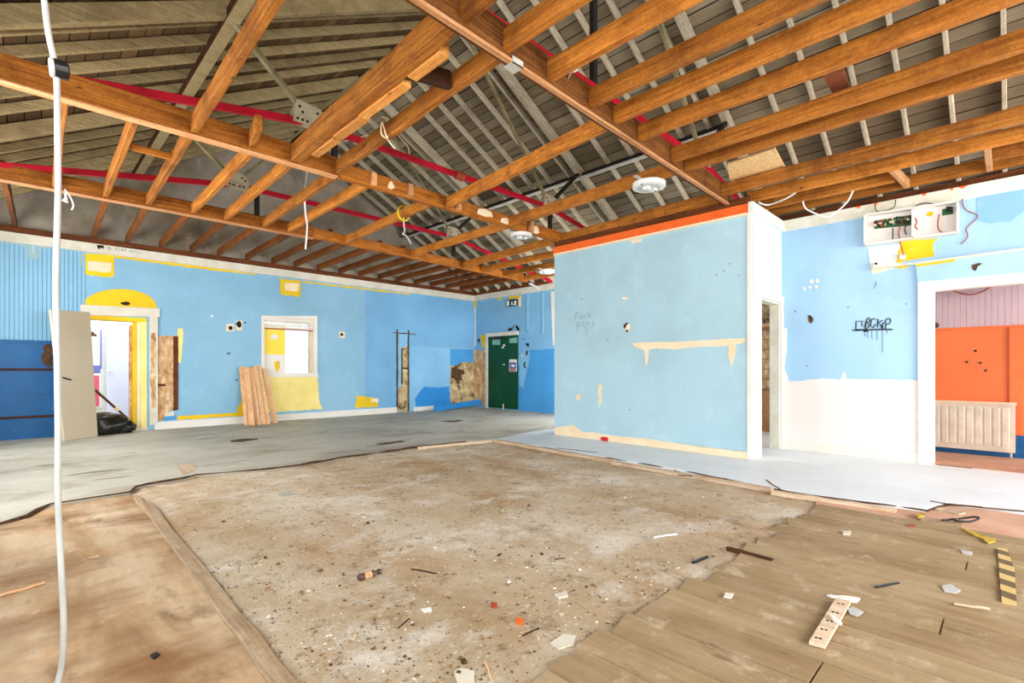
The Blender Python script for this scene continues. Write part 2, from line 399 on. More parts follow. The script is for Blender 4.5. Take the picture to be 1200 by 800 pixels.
# --- floors
struct('floor', MB().box((-1.2, YS-.2, -.25), (XB+.3, YL+3.0, GZ)), 'screed', 'bare dusty brown screed in the middle of the hall strewn with grit', 'floor')
edge = [(0,612),(32,603),(60,589),(100,583),(152,575),(158,569),(172,566),(215,559),(232,555),(270,552),(305,549),(350,544),(410,534),(480,524),(530,518),(560,516),(580,514.5)]
E0 = atZ(*edge[0]); 
left_edge = [Vector((-1.0, E0.y-.25, 0))]+[atZ(x, y) for x, y in edge]
def jitline(P, j=.018, step=.16):
    out = []
    for a, b in zip(P, P[1:]):
        m = max(1, int((b-a).length/step))
        for k in range(m):
            p = a.lerp(b, k/m)
            if k: p += Vector((random.uniform(-j, j), random.uniform(-j, j), 0))
            out.append(p)
    return out+[P[-1]]
left_edge = jitline(left_edge)
_te = [Vector((p.x+random.uniform(-.012, .012), p.y-.008+random.uniform(-.012, .012), -.006)) for p in left_edge[3:-2]]
_tr = [random.uniform(.004, .018) for _ in _te]
tip = atZ(580, 514.5); sp = atZ(652, 507.5)
poly = left_edge+[Vector((XP+.1, tip.y+.25, 0)), Vector((XB+.1, tip.y+.25, 0)), Vector((XB+.1, YL+2.9, 0)), Vector((-1.0, YL+2.9, 0))]
fl = struct('floor_sheet', MB().prism([p+Vector((0, 0, GZ-.002)) for p in poly], (0, 0, -GZ+.002)), 'vinyl', 'worn grey floor sheet with a torn edge, in front of the far blue wall', 'floor')
for q in ([(269,516.5),(285,514),(301,513.5),(303,515),(286,517.5),(272,518)], [(515,493.5),(540,492),(545,493),(530,494.5)], [(440,520),(470,516),(475,517.5),(450,521)]): obj('floor_stain', MB().prism([Vector((*atZ(x, y).xy, -.001)) for x, y in ragged(q, .3, 4)], (0, 0, .0025)), 'holeb', fl, 'dark stain')
obj('torn_edge', MB().tube(_te, _tr, 6), 'holeb', fl, 'dark torn lip')
right_edge = [(580,514.5),(625,521),(660,527),(700,533.5),(760,543),(800,550),(850,560),(900,570),(950,578),(1000,585),(1050,591),(1085,596),(1110,589),(1150,592),(1200,599)]
re = jitline([atZ(x, y) for x, y in right_edge], .012)
poly = re+[Vector((re[-1].x+.05, YS, 0)), Vector((XB, YS, 0)), Vector((XB, tip.y+.25, 0)), Vector((tip.x, tip.y+.25, 0))]
_re2 = [Vector((p.x+random.uniform(-.01, .01), p.y-.01, -.012)) for p in re[2:-1]]
fp = struct('floor_boarding', MB().prism([p+Vector((0, 0, GZ-.003)) for p in poly], (0, 0, -GZ+.002)), 'palefloor', 'pale blue grey floor boarding along the partition and right wall', 'floor')
obj('torn_edge', MB().tube(_re2, [random.uniform(.003, .012) for _ in _re2], 6), 'holeb', fp, 'dark broken edge')
lb = [(-60,640),(0,613),(60,591),(155,577),(168,588),(200,629),(250,697),(328,800)]
Lb = [atZ(x, y) for x, y in lb]; x_b = Lb[-1].x
polyb = [Vector((-1.0, E0.y-.2, 0))]+[p for p in jitline(Lb[1:], .01, .2)]+[Vector((x_b-.02, -1.0, 0)), Vector((-1.0, -1.0, 0))]
fh = struct('floor_hardboard', MB().prism([p+Vector((0, 0, GZ-.001)) for p in polyb], (0, 0, .014)), 'hardboard', 'stained tan hardboard on the floor at the left front', 'floor')
# planks at right front, all along Y
mbp = MB(); xw = .19; x = 1.0
far = [atZ(598, 800), atZ(735, 722), atZ(862, 646), atZ(955, 588)]
def fary(x):
    if x <= far[0].x: return far[0].y
    for a, b in zip(far, far[1:]):
        if x <= b.x: return a.y+(b.y-a.y)*(x-a.x)/(b.x-a.x)
    return far[-1].y
while x < 4.6:
    x1 = min(x+xw, 4.62); ya, yb = fary(x)+random.uniform(-.05, .05), fary(x1)+random.uniform(-.05, .05); y0 = YS+.05
    if x > 4.4: ya = yb = far[-1].y-.02
    while y0 < min(ya, yb):
        L = random.uniform(1.6, 3.2); last = y0+L > min(ya, yb)-.4
        e0_, e1_ = (ya, yb) if last else (y0+L, y0+L); zt = -.017+random.uniform(-.0035, .0035)
        q = [(x+.006, y0+.004), (x1-.006, y0+.004), (x1-.006, e1_-.004), (x+.006, e0_-.004)]
        mbp.hexa([(a, b, GZ-.001) for a, b in q], [(a, b, zt) for a, b in q])
        if last: break
        y0 += L
    x = x1
struct('floor_planks', mbp, 'planks', 'worn brown floor planks at the right front', 'floor')
pk_ = [atZ(x, y) for x, y in ((958,580),(1000,586),(1050,592),(1085,597),(1110,590),(1150,593),(1200,600))]
struct('floor_screed', MB().prism([Vector((p.x-.01, p.y, GZ-.004)) for p in pk_]+[Vector((5.0, -.6, GZ-.004)), Vector((4.615, -.6, GZ-.004)), Vector((4.615, far[-1].y, GZ-.004))], (0, 0, .016)), 'pinkfloor', 'pinkish screed patch between planks and pale boarding at far right', 'floor')
# --- far blue wall (left side of the photo)
dl, dr = W('L', 100, 400).x, W('L', 172, 400).x; dtop = W('L', 150, 371.5).z
wl, wr = W('L', 308, 400).x, W('L', 370, 400).x; wb, wt = W('L', 340, 440).z, W('L', 340, 371).z
wallL = struct('wall_left', wall_mb('Y', YL, .25, XS-.25, XB+.2, -.2, 3.2, [(dl, dr, -.2, dtop), (wl, wr, wb, wt)]), 'blueL', 'long sky blue wall on the far left with doorway and small window', 'wall')
# gable above
gp = [Vector((-1.2, YL+.04, 3.18)), Vector((XB+.25, YL+.04, 3.18)), Vector((XB+.25, YL+.04, roofz(XB+.25)+.02)), Vector((RX, YL+.04, RZ+.05)), Vector((-1.2, YL+.04, roofz(-1.2)+.02))]
struct('wall_gable', MB().prism(gp, (0, .25, 0)), 'gable', 'stained grey gable wall above the far blue wall, behind the joists', 'wall')
# ribbed boarding at left end
mb = MB(); x = XS
while x < W('L', 97, 300).x:
    mb.hexa([(x, YL+.005, 1.52), (x+.05, YL+.005, 1.52), (x+.044, YL-.012, 1.52), (x+.006, YL-.012, 1.52)], [(x, YL+.005, 3.02), (x+.05, YL+.005, 3.02), (x+.044, YL-.012, 3.02), (x+.006, YL-.012, 3.02)]); x += .052
obj('ribbed_boarding', mb, 'blueL', wallL)
mb = MB().box((XS, YL-.03, .0), (W('L', 66, 450).x, YL+.005, 1.52)).box((XS, YL-.05, 1.49), (W('L', 66, 450).x, YL, 1.53))
obj('dado_panel', mb, 'bluedark', wallL, 'dark blue lower panel')
for zz in (W('L', 0, 433).z, W('L', 0, 490).z):
    obj('dado_rail', MB().box((XS, YL-.045, zz-.015), (W('L', 64, 450).x, YL-.028, zz+.02)), 'darkwood', wallL, 'dark red brown bare rail')
obj('dado_rail', MB().box((XS, YL-.04, W('L', 0, 462).z-.01), (W('L', 64, 450).x, YL-.028, W('L', 0, 462).z+.015)), 'bluedark', wallL)
patch('L', [(50,405),(57,403),(61,405),(61,430),(56,430),(49,424),(48,417),(52,412)], 'holeb', wallL, 'wall_hole', base=.032)
# paint patches of the far wall
YPs = [('L', [(94,296),(134,299),(134,323),(128,325),(110,323),(97,321)], 'yellow'), ('L', [(25,286),(48,289),(46,303),(34,303),(32,296)], 'yellow'),
       ('L', [(328,326),(353,329),(352,348),(329,345)], 'yellow'), ('L', [(0,282.5),(60,290),(60,291.5),(0,284.5)], 'yellow'), ('L', [(135,299.5),(235,312),(300,320.5),(300,322),(235,315),(135,302)], 'yellow'), ('L', [(355,329),(480,344),(480,345.5),(355,331)], 'yellow'),
       ('L', [(418,463),(443,467),(443,477),(416,477.5)], 'yellow'), ('L', [(208,487.5),(290,482.5),(290,486.5),(208,492)], 'yellow'), ('L', [(208,385),(214,384),(215,390),(212,425),(209,425)], 'paleyellow'),
       ('L', [(278,478),(284,468),(287,465),(287,486),(278,487)], 'yellow')]
for w, p, m in YPs: patch(w, p, m, wallL, 'paint_patch', label='yellow bare paint patch')
patch('L', [(315,441),(372,440),(374,470),(378,479),(305,484),(305,441)], 'paleyellow', wallL, 'plaster_patch', label='pale yellow area below the window')
for p in ([(103,306),(131,308),(130,319),(103,317)], [(334,331),(350,332),(349,342),(334,340)], [(36,287),(42,288),(41,297),(37,297)], [(435,466),(444,467),(443,472),(435,471)]): patch('L', p, 'creamwall', wallL, 'plaster_patch', t=.006)
patch('L', [(185,393),(208.5,393.5),(208.5,478),(197,482),(192,492),(184,493)], 'scarred', wallL, 'bare_strip', t=.006, label='scarred bare brown strip beside the doorway')
patch('L', [(203,394),(208.5,394),(208.5,480),(203,481)], 'plate', wallL, 'bare_strip', t=.014, jit=.15)
obj('bare_lath', MB().prism([W('L', *q, -.001) for q in rect(184.5, 449.5, 194, 452.5)], (0, -.012, 0)), 'plate', wallL)
patch('L', [(193,484),(204,481),(204,487),(193,488)], 'dirtywhite', wallL, 'plaster_patch', t=.008); patch('L', [(192,488),(206,486),(206,491),(192,493)], 'bluemid', wallL, 'paint_patch', t=.007)
for cx, cy, a, b in ((270,384,3,3),(280,380,3.5,4),(147,355.5,7,2.2),(400.5,392,1.8,2),(268,414,2.2,1),(287,378,1.2,1.2),(277,445,1,1),(350,392,0.1,.1)):
    pts = [(cx+a*math.cos(t*.7)*random.uniform(.7, 1.1), cy+b*math.sin(t*.7)*random.uniform(.7, 1.1)) for t in range(9)]
    if a > .5: patch('L', pts, 'hole', wallL, 'wall_hole', jit=0, t=.008)
for p in (rect(265, 379.5, 274, 388), rect(276.5, 375.5, 284, 386.5), [(397.5,388.5),(404.5,388.5),(404.5,395.5),(397.5,395.5)]): patch('L', p, 'creamwall', wallL, 'plaster_patch', t=.003, jit=.6, step=2)
patch('L', [(247,369),(249,369),(250,371),(247,372)], 'white', wallL, 'plaster_patch')
M['blueL2'] = paint('deeper sky blue paint', '79afd6', '6ea6d0', .55, 1.2, .06, .3)
patch('L', [(428,337),(555,354),(555,409),(479,405),(464,386),(464,482),(428,484)], 'blueL2', wallL, 'paint_patch', t=.001, jit=.2, step=8)
# chase and raised board right of the window
patch('L', [(465,386),(479,387),(479,482),(465,482.5)], 'bluepatch', wallL, 'wall_chase', t=.003, jit=.2)
patch('L', [(472,406),(478,406),(478,482),(466,482.5),(467,455),(471,452)], 'stone', wallL, 'wall_chase', t=.006, jit=.8, label='strip of bare rubble in the wall')
for p in ([(464.5,386),(466.3,386),(466.3,483),(464.5,483)], [(477.6,387),(479.3,387),(479.3,407),(477.6,406)], [(470,408),(471.6,408),(471.6,450),(470,450)], [(477.4,406),(479,406),(479,482),(477.4,482)], [(461,389),(487,391),(487,392),(461,390.2)], [(471,430),(479,430.5),(479,433),(471,432)]): patch('L', p, 'holeb', wallL, 'chase_edge', t=.009, jit=.25, step=4)
obj('raised_board', MB().prism([W('L', *q, -.001) for q in ((479.5,405.5),(527,408.5),(527,476),(479.5,481.5))], (0, -.022, 0)), 'bluepatch', wallL)
patch('L', [(496,453),(512,454),(526,452),(527,475),(486,480),(486,466)], 'bluebright', wallL, 'paint_patch', base=.022, t=.004, jit=1)
patch('L', [(527,408.5),(554.5,409.5),(554.5,430),(527,428)], 'bluemid', wallL, 'paint_patch', t=.004, jit=.3)
patch('L', [(527,428),(537,428),(539,424),(555,425),(555,472),(527,473)], 'stone', wallL, 'bare_wall', t=.012, jit=.7, label='bare rubble masonry in the corner')
patch('L', [(528,431),(533,429.5),(537,432),(543,433),(545,437),(540,440),(541,444),(534,446),(531,443),(528,444)], 'holeb', wallL, 'wall_hole', t=.015, jit=.7, step=2)
# far wall trims
struct('trim_1', MB().box((XS, YL-.045, 3.02), (XB, YL+.01, 3.17)), 'dirtywhite', 'dirty white fascia along the top of the far blue wall', 'trim')
fh_ = bpy.data.objects['trim_1']
obj('pencil_writing', (lambda mb: ([mb.tube([W('L', x, y, .047) for x, y in st], .005, 5) for st in ([(126,291),(131,292.2)], [(126,291),(128,289.8)], [(126,291),(127.6,292.6)], [(137,290.5),(134.5,292),(136.5,294)], [(138.5,291),(138.5,294),(140.3,294.3)], [(143.2,292),(141.5,293),(142.6,294.8),(144,293.6),(143.2,292)], [(147.5,292),(145.8,292.7),(147,294),(145.3,295.2)], [(151,295),(151.3,293.6),(152.6,295.6),(153.6,294),(154.6,296)], [(156,295.6),(156.4,294.4),(157.8,296.3)], [(161,295.6),(159.6,296.2),(161,297.3)], [(164.2,296),(162.6,296.7),(164,297.8)])], mb)[1])(MB()), 'pvcgrey' if False else 'pencil', fh_)
patch('L', [(113,287.5),(121,288.3),(121,292),(118,290.5),(116,292.5),(114,291)], 'hole', fh_, 'wall_hole', base=.045, jit=.3, step=2)
obj('baseboard_left', MB().box((W('L', 181, 480).x, YL-.025, 0), (W('L', 465, 480).x, YL+.01, .135)), 'white', None, 'white skirting board below the far blue wall between doorway and chase', 'skirting', None, 'structure')
obj('baseboard_left', MB().box((W('L', 484, 480).x, YL-.03, 0), (W('L', 508, 480).x, YL-.0, .11)), 'white', None, 'short end of white skirting below the raised blue board', 'skirting', None, 'structure')
struct('trim_2', MB().box((XS, YL-.06, 3.175), (XB, YL+.1, 3.262)), 'plate', 'brown timber wall plate on the far blue wall', 'trim')
# --- doorway in the far wall
D1 = thing('door_1', (W('L', 140, 430).x, YL, 0), 'doorway with yellow arch and cream frame in the far blue wall', 'doorway', None, 'structure')
arch = [(97,361.5)]+[(140-43.5*math.cos(a), 361.5-23*math.sin(a)**.9) for a in [math.pi*k/24 for k in range(1, 24)]]+[(183.5,363.5)]
patch('L', arch, 'yellow', D1, 'arch_panel', jit=0, t=.006, label='yellow arched panel')
patch('L', [(94,357),(187,361.5),(187,371.5),(94,369)], 'dirtywhite', D1, 'architrave', jit=0, t=.03)
patch('L', [(175,368),(184.5,369),(184.5,497),(175,498)], 'dirtywhite', D1, 'architrave', jit=0, t=.035)
patch('L', [(177,390),(182,390),(182,478),(177.5,478),(176,440)], 'scarred', D1, 'bare_strip', t=.038, jit=.8)
obj('door_head', MB().box((dl, YL-.01, dtop-.07), (dr, YL+.25, dtop+.0)), 'yellow', D1, 'yellow door head')
LX = lambda px: W('L', px, 440).x
obj('door_jamb', MB().box((LX(165), YL-.01, 0), (dr, YL+.08, dtop-.07)), 'paleyellow', D1, 'cream yellow jamb')
obj('door_jamb', MB().box((LX(162), YL+.08, 0), (dr, YL+.12, dtop-.07)), 'white', D1, 'white jamb edge')
obj('door_jamb', MB().box((LX(157), YL+.12, 0), (dr, YL+.2, dtop-.07)), 'yellow', D1, 'yellow inner jamb')
obj('bare_edge', MB().box((LX(153.5), YL+.2, 0), (dr, YL+.27, dtop-.12)), 'scarred', D1)
obj('door_jamb', MB().box((dl, YL-.01, 0), (dl+.06, YL+.26, dtop-.07)), 'white', D1)
obj('threshold', MB().box((dl-.0, YL-.02, 0), (dr+.02, YL+.26, .05)), 'dirtywhite', D1)
# lobby behind it, left roofless so the sky brightens it
lobby_y = YL+2.2
struct('wall_lobby', MB().box((dl-.9, lobby_y, 0), (dr+1.2, lobby_y+.15, 2.6)), 'white', 'bright white lobby wall seen through the arched doorway', 'wall')
struct('wall_lobby_right', MB().box((dr+.75, YL+.25, 0), (dr+.9, lobby_y, 2.6)), 'white', 'right side wall of the bright lobby', 'wall')
struct('wall_lobby_left', MB().box((dl-.9, YL+.25, 0), (dl-.75, lobby_y, 2.6)), 'white', 'left side wall of the bright lobby', 'wall')
P2 = lambda x, y: atY(x, y, lobby_y)
d5 = thing('door_5', P2(138, 480)*1.0, 'pale lavender flush door at the back of the bright lobby', 'door', None, 'structure'); d5.location.z = 0
M['lavender'] = paint('lavender door paint', 'd9daf0', 'd0d2ea', .5, 1, .02)
obj('door_leaf', MB().box((P2(124, 400).x, lobby_y-.05, .02), (P2(157, 400).x, lobby_y-.01, P2(140, 381).z)), 'lavender', d5)
obj('door_handle', MB().tube([(P2(128,440).x, lobby_y-.05, 1.03), (P2(128,440).x, lobby_y-.1, 1.03), (P2(132,440).x, lobby_y-.1, 1.03)], .012), 'pvcgrey', d5)
nb = thing('notice_board', (P2(112, 440).x, lobby_y, P2(112, 478).z), 'white, blue and red panel with dark emblem left of the lavender lobby door', 'panel')
a0, a1 = P2(102, 400).x, P2(119, 400).x
obj('panel', MB().box((a0, lobby_y-.03, P2(110, 478).z), (a1, lobby_y, P2(110, 384).z)), 'white', nb)
M['panelblue'] = plain('panel blue', '6f78c0', .5); M['panelred'] = plain('panel red', 'ea5a78', .5)
obj('red_band', MB().box((a0, lobby_y-.034, P2(110, 476).z), (a1-.04, lobby_y-.01, P2(110, 440).z)), 'panelred', nb, 'red lower band')
obj('blue_band', MB().box((a0, lobby_y-.034, P2(110, 437).z), (a1-.02, lobby_y-.01, P2(110, 428).z)), 'panelblue', nb, 'blue band')
obj('edge_strip', MB().box((a1-.025, lobby_y-.036, P2(110, 432).z), (a1, lobby_y-.01, P2(110, 386).z)), 'panelblue', nb, 'blue edge strip')
mbe = MB().prism([P2(*q)+Vector((0, -.035, 0)) for q in ((103,393),(106,391),(108,388),(111,391),(113,392),(113.5,394.5),(109,393.5),(106,394.5),(103,395))], (0, .006, 0))
obj('emblem', mbe, 'holeb', nb, 'dark brown emblem')
# --- window in the far wall
W1 = thing('window_1', ((wl+wr)/2, YL, wb), 'small bright window with yellow panel and white frame in the far blue wall', 'window', None, 'structure')
mb = MB()
for q in (rect(306, 374.1, 309.5, 437), rect(367, 374.1, 371.5, 437), rect(306, 370, 371.5, 374), [(306,437.1),(372,437.1),(373,441.5),(306,441.5)]):
    mb.prism([W('L', *p, -.05) for p in q], (0, -.075, 0))
obj('window_frame', mb, 'white', W1)
obj('inner_frame', MB().box((wl, YL+.03, wb), (wl+.05, YL+.2, wt)).box((wr-.09, YL+.03, wb), (wr, YL+.2, wt)).box((wl+.05, YL+.03, wt-.1), (wr-.09, YL+.2, wt)), 'creamwall', W1)
mb = MB()
for k in range(4): mb.box((wl+.03, YL+.0, wt-.1-k*.055), (wr-.05, YL+.02, wt-.058-k*.055))
obj('blind', mb, 'white', W1, 'white slatted top')
obj('blind_rail', MB().box((wl+.03, YL-.004, wt-.285), (wr-.06, YL+.02, wt-.26)), 'brick', W1, 'red brown rail')
pz0, pz1 = W('L', 320, 415).z, W('L', 320, 380).z; pxr = W('L', 335, 400).x
M['yellowlit'] = paint('backlit yellow tone', 'fbe25a', 'f3d640', .6, 3, .05); obj('yellow_panel', MB().box((wl+.04, YL+.04, pz0), (pxr, YL+.06, pz1)), 'yellowlit', W1, 'yellow upper left panel')  # backlight through the panel put into a brighter yellow
obj('white_panel', MB().box((wl+.04, YL+.04, wb), (pxr, YL+.06, pz0)), 'white', W1)
patch('L', [(317,393),(325,391),(327,397),(319,398)], 'paper', W1, 'torn_paper', base=-.04); patch('L', [(322,424),(328,422),(329,431),(325,436),(323,430)], 'yellow', W1, 'paint_patch', base=-.04)
obj('pane', MB().box((pxr, YL+.12, wb), (wr-.05, YL+.13, wt)), 'glass', W1)
M['glass'].node_tree.nodes['Principled BSDF'].inputs['Transmission Weight'].default_value = .9
# --- green door wall
gy1, gy0 = W('B', 573, 430).y, W('B', 607.5, 430).y
wallB = struct('wall_back', MB().box((XB, YS, -.2), (XB+.25, YL, 3.2)), 'blueB', 'blue wall with the dark green double door at the far end', 'wall')
patch('B', [(607.5,411),(650,408.5),(650,486),(607.5,482)], 'bluemid', wallB, 'paint_patch', t=.004, jit=.3, label='darker blue dado right of the green door')
patch('B', [(608,411),(620,410),(621,420),(616,440),(614,455),(609,452)], 'blueB', wallB, 'paint_patch', t=.006, jit=1)
patch('B', [(555.5,410),(569,410),(569,474),(555.5,473)], 'scarred', wallB, 'bare_wall', t=.012, jit=.5, label='bare brown masonry beside the green door')
patch('B', [(563,393),(570,392.5),(570,407),(565,408)], 'yellow', wallB, 'paint_patch', t=.005)
patch('B', [(553,352.5),(558.5,352.5),(558.5,358),(557,363),(553.5,362)], 'yellow', wallB, 'paint_patch', t=.005); patch('B', [(583,348.8),(588,348.5),(588,351),(583,351)], 'yellow', wallB, 'paint_patch'); patch('B', [(596,347.5),(610,345.5),(610,349),(596,351)], 'yellow', wallB, 'paint_patch')
patch('B', [(605.5,347),(611,346.5),(610.5,360),(607.5,358)], 'creamwall', wallB, 'plaster_patch', t=.003)
patch('B', [(556,360),(557.5,360),(557.5,406),(556,406)], 'white', wallB, 'corner_bead', t=.006, jit=.1)
for p in ([(617,411),(619,411),(618,416),(616.5,416)], [(595,386),(598,384),(601,384.5),(602,381),(602.5,383),(600,386.5),(596.5,388)], [(604,382),(606,381),(609,386),(607,388.5)], [(616,402),(620,402),(620,406),(618,406)], [(560.5,397),(562.5,397),(562,401),(560.5,400.5)], [(615,424),(616.5,425),(615,428),(617,431),(615,431),(613.5,428)]):
    patch('B', p, 'hole', wallB, 'wall_hole', jit=.2, step=2, t=.01)
patch('B', [(611,414.5),(613.5,414.5),(613.5,418.5),(611,418.5)], 'pvcgrey', wallB, 'plaster_patch', t=.006); patch('B', [(612,396),(615.5,396),(615.5,398),(612,398)], 'bluemid', wallB, 'paint_patch')
mb = MB().prism([W('B', *q, -.002) for q in rect(617.6, 345, 619, 389)], (-.02, 0, 0)).prism([W('B', *q, -.002) for q in ((609,389),(619,388),(619,390),(609,391))], (-.02, 0, 0))
obj('cable_conduit', mb, 'bluepatch', wallB)
obj('cable_conduit', MB().prism([W('B', *q, -.002) for q in rect(635.6, 343, 636.6, 391)], (-.02, 0, 0)), 'bluepatch', wallB)
struct('trim_3', MB().box((XB-.045, YP2, 3.02), (XB+.01, YL-.045, 3.17)), 'dirtywhite', 'dirty white fascia above the green door', 'trim')
struct('trim_4', MB().box((XB-.06, YS, 3.175), (XB+.1, YL-.06, 3.262)), 'plateY', 'brown timber wall plate above the green door', 'trim')
G = thing('door_2', (XB, (gy0+gy1)/2, 0), 'dark green double door in the blue far end wall', 'door', None, 'structure')
gt = W('B', 590, 393.5).z; gm = gy0+(gy1-gy0)*.49
for a, b in ((gy0, gm-.003), (gm+.003, gy1)):
    lf = obj('door_leaf', MB().box((XB-.03, a, .03), (XB+.03, b, gt)), 'green', G)
obj('door_frame', MB().box((XB-.05, gy1, 0), (XB+.02, gy1+.1, gt+.1)).box((XB-.05, gy0-.0, gt), (XB+.02, gy1, gt+.1)), 'dirtywhite', G, 'cream frame')
for q in (rect(578, 397.8, 587, 404), [(598,396.5),(607,395),(607,401.5),(598,402)]): obj('vision_panel', MB().prism([W('B', *p, .028) for p in q], (-.006, 0, 0)), plain('pale teal glass', '7fb8a8', .3), G, 'pale teal glazed panel')
obj('door_closer', MB().box((XB-.09, gm-.05, gt-.09), (XB-.03, gm+.35, gt-.03)), 'blackplastic', G)
obj('lever_handle', MB().tube([W('B', 591.5, 427, .03), W('B', 591.5, 427, .08), W('B', 594, 427, .08)], .015), 'pvcgrey', G)
for q in ((592,404.5),(590.5,407)): obj('door_stop', MB().lathe(W('B', *q, .03), (-1, 0, 0), [(.025, 0), (.025, .03), (.01, .035)], 10), 'pvc', G)
obj('bolt_rod', MB().tube([W('B', 591, 473, .04), W('B', 591, 479.5, .04)], .014), 'creamwall', G)
nt = thing('safety_notice', W('B', 602, 434, .035), 'small white, blue and red notice on the right leaf of the green door', 'notice')
obj('sheet', MB().prism([W('B', *p, .031) for p in rect(598, 421, 606.6, 435)], (-.008, 0, 0)), 'paper', nt)
obj('blue_block', MB().prism([W('B', *p, .038) for p in rect(598.6, 424.5, 606, 432)], (-.003, 0, 0)), plain('notice blue', '4257a8', .5), nt, 'blue block'); obj('red_band', MB().prism([W('B', *p, .038) for p in rect(598.6, 432.4, 606, 434.4)], (-.003, 0, 0)), 'scarlet', nt, 'red band')
obj('white_symbol', MB().prism([W('B', *p, .040) for p in ((600,427),(603,426.5),(605,428),(604,430),(601,430))], (-.003, 0, 0)), 'paper', nt)
ex = thing('exit_sign', W('B', 600, 359.5, .03), 'dark green fire exit sign with white door, arrow and running figure above the green door', 'sign')
M['signgreen'] = plain('sign green', '0d3524', .4)
ezx = [(594.4,351.6),(607.4,350.2),(607.4,358.2),(594.4,359.6)]
obj('sign_plate', MB().prism([W('B', *p, -.001) for p in ezx], (-.03, 0, 0)), 'signgreen', ex)
def sg(ps): return MB().prism([W('B', *p, .03) for p in ps], (-.004, 0, 0))
obj('door_symbol', sg([(595,352.6),(597.6,352.3),(597.6,358.3),(595,358.6)]), 'paper', ex)
obj('arrow_symbol', sg([(600.3,353),(601.3,352.9),(601.3,355.8),(602.2,355.7),(600.8,357.8),(599.5,356),(600.3,355.9)]), 'paper', ex)
mbr = MB()
for st in ([(605.4,351.8),(605.5,352.4)], [(605.2,352.6),(604.5,355)], [(604.5,355),(605.6,356.2),(605.2,357.8)], [(604.5,355),(603.6,356.4),(602.9,357.2)], [(605,353.2),(606.3,354.2)], [(605,353.2),(603.8,353.6),(603.6,354.4)]): mbr.tube([W('B', *p, .032) for p in st], .016, 6)
obj('figure_symbol', mbr, 'paper', ex)
patch('B', [(645.5,342),(650,341.3),(650,404),(648,405)], 'white', wallB, 'paint_patch', t=.006, jit=.2)  # side-window light on the wall, painted as a white strip
# --- partition box
nl, nr = W('N', 889, 450).x, W('N', 913.5, 450).x; ntop = W('N', 895, 350).z
wallP = struct('wall_partition', MB().box((XP, YN, -.1), (XP+.12, YP2, 3.07)), 'blueP', 'big pale blue partition wall in the middle right', 'wall')
struct('wall_partition_end', wall_mb('Y', YN, .12, XP+.12, XR+.12, -.1, 3.07, [(nl, nr, -.1, ntop)]), 'blueN', 'narrow bright end of the partition holding the white door frame', 'wall')
struct('wall_partition_far', MB().box((XP+.12, YP2-.12, -.1), (7.3, YP2, 3.07)).box((8.7, YP2-.12, -.1), (XB, YP2, 3.07)).box((7.3, YP2-.12, -.1), (8.7, YP2, .9)).box((7.3, YP2-.12, 2.5), (8.7, YP2, 3.07)), 'blueP', 'back side of the partition facing the green door', 'wall')  # unseen middle opening added for the alcove and store lamps
struct('trim_5', MB().box((XP-.03, YN-.03, 2.965), (XP+.01, YP2, 3.07)), 'orangetrim', 'orange strip along the top of the pale blue partition', 'trim')
struct('trim_6', MB().box((XP-.022, YN-.0, 2.935), (XP+.01, YP2, 2.965)), 'creamwall', 'thin cream line below the orange strip', 'trim')
struct('trim_7', MB().box((XP-.04, YN-.045, 2.95), (XR, YN+.01, 3.08)), 'white', 'white cornice above the narrow partition end', 'trim')
struct('trim_8', MB().box((XP-.0, YN, 3.07), (XP+.12, YP2, 3.165)), 'plateY', 'brown wall plate on top of the partition', 'trim')
struct('trim_9', MB().box((XP-.015, YN-.015, 0), (XP+.03, YN+.03, 2.95)), 'white', 'white corner edge of the partition', 'trim')
obj('baseboard_partition', MB().prism([W('P', x, y, -.001) for x, y in ragged([(650,501),(672,497.5),(681,505.5),(700,507),(730,511.5),(760,514),(790,518.5),(830,524.5),(880,530)], .5, 6)[:-14]+[(880,530),(880,538.2),(650,508.8)]], (-.008, 0, 0)), 'creamwall', None, 'torn cream strip along the foot of the pale blue partition', 'skirting', None, 'structure')
patch('P', [(742,401.5),(760,401),(800,400),(830,398.5),(858,396.5),(872,396),(875,398),(870,402),(862,404),(862,414),(857,429),(854,420),(854,405),(830,406),(800,408),(790,409.5),(770,408),(760,410),(759,424),(757,428),(755,410),(742,405)], 'creamwall', wallP, 'plaster_scar', t=.004, jit=.5, step=4, label='cream plaster scar of a removed shelf')
patch('P', [(732,379),(736,378),(738.5,381),(738,386),(735.5,389),(733.5,387),(731,384)], 'creamwall', wallP, 'plaster_patch', t=.003); patch('P', [(731,381),(734,378),(737,378.5),(734,381.5),(733,385),(731.5,384.5)], 'hole', wallP, 'wall_hole', t=.007, jit=.3, step=2); patch('P', [(733.5,387),(736.5,386),(736,388.5),(734.6,389.3)], 'hole', wallP, 'wall_hole', t=.007, jit=.2, step=2)
patch('P', [(728,348.6),(735,347.5),(736,350),(731,351.5)], 'creamwall', wallP, 'plaster_patch'); patch('P', [(739,282),(752,279),(752,283),(741,285)], 'creamwall', wallP, 'plaster_patch'); patch('P', [(675,463),(680,462),(681,468),(676,469)], 'creamwall', wallP, 'plaster_patch'); patch('P', [(701,452),(705,449),(705,470),(702,478)], 'creamwall', wallP, 'plaster_patch')
for q in ((738,480),(855,309),(866,322),(848,317),(840,322),(712,398),(682,350)): patch('P', [(q[0]-.6, q[1]-.5), (q[0]+.5, q[1]-.6), (q[0]+.6, q[1]+.5), (q[0]-.4, q[1]+.6)], 'holeb', wallP, 'nail_hole', jit=0)
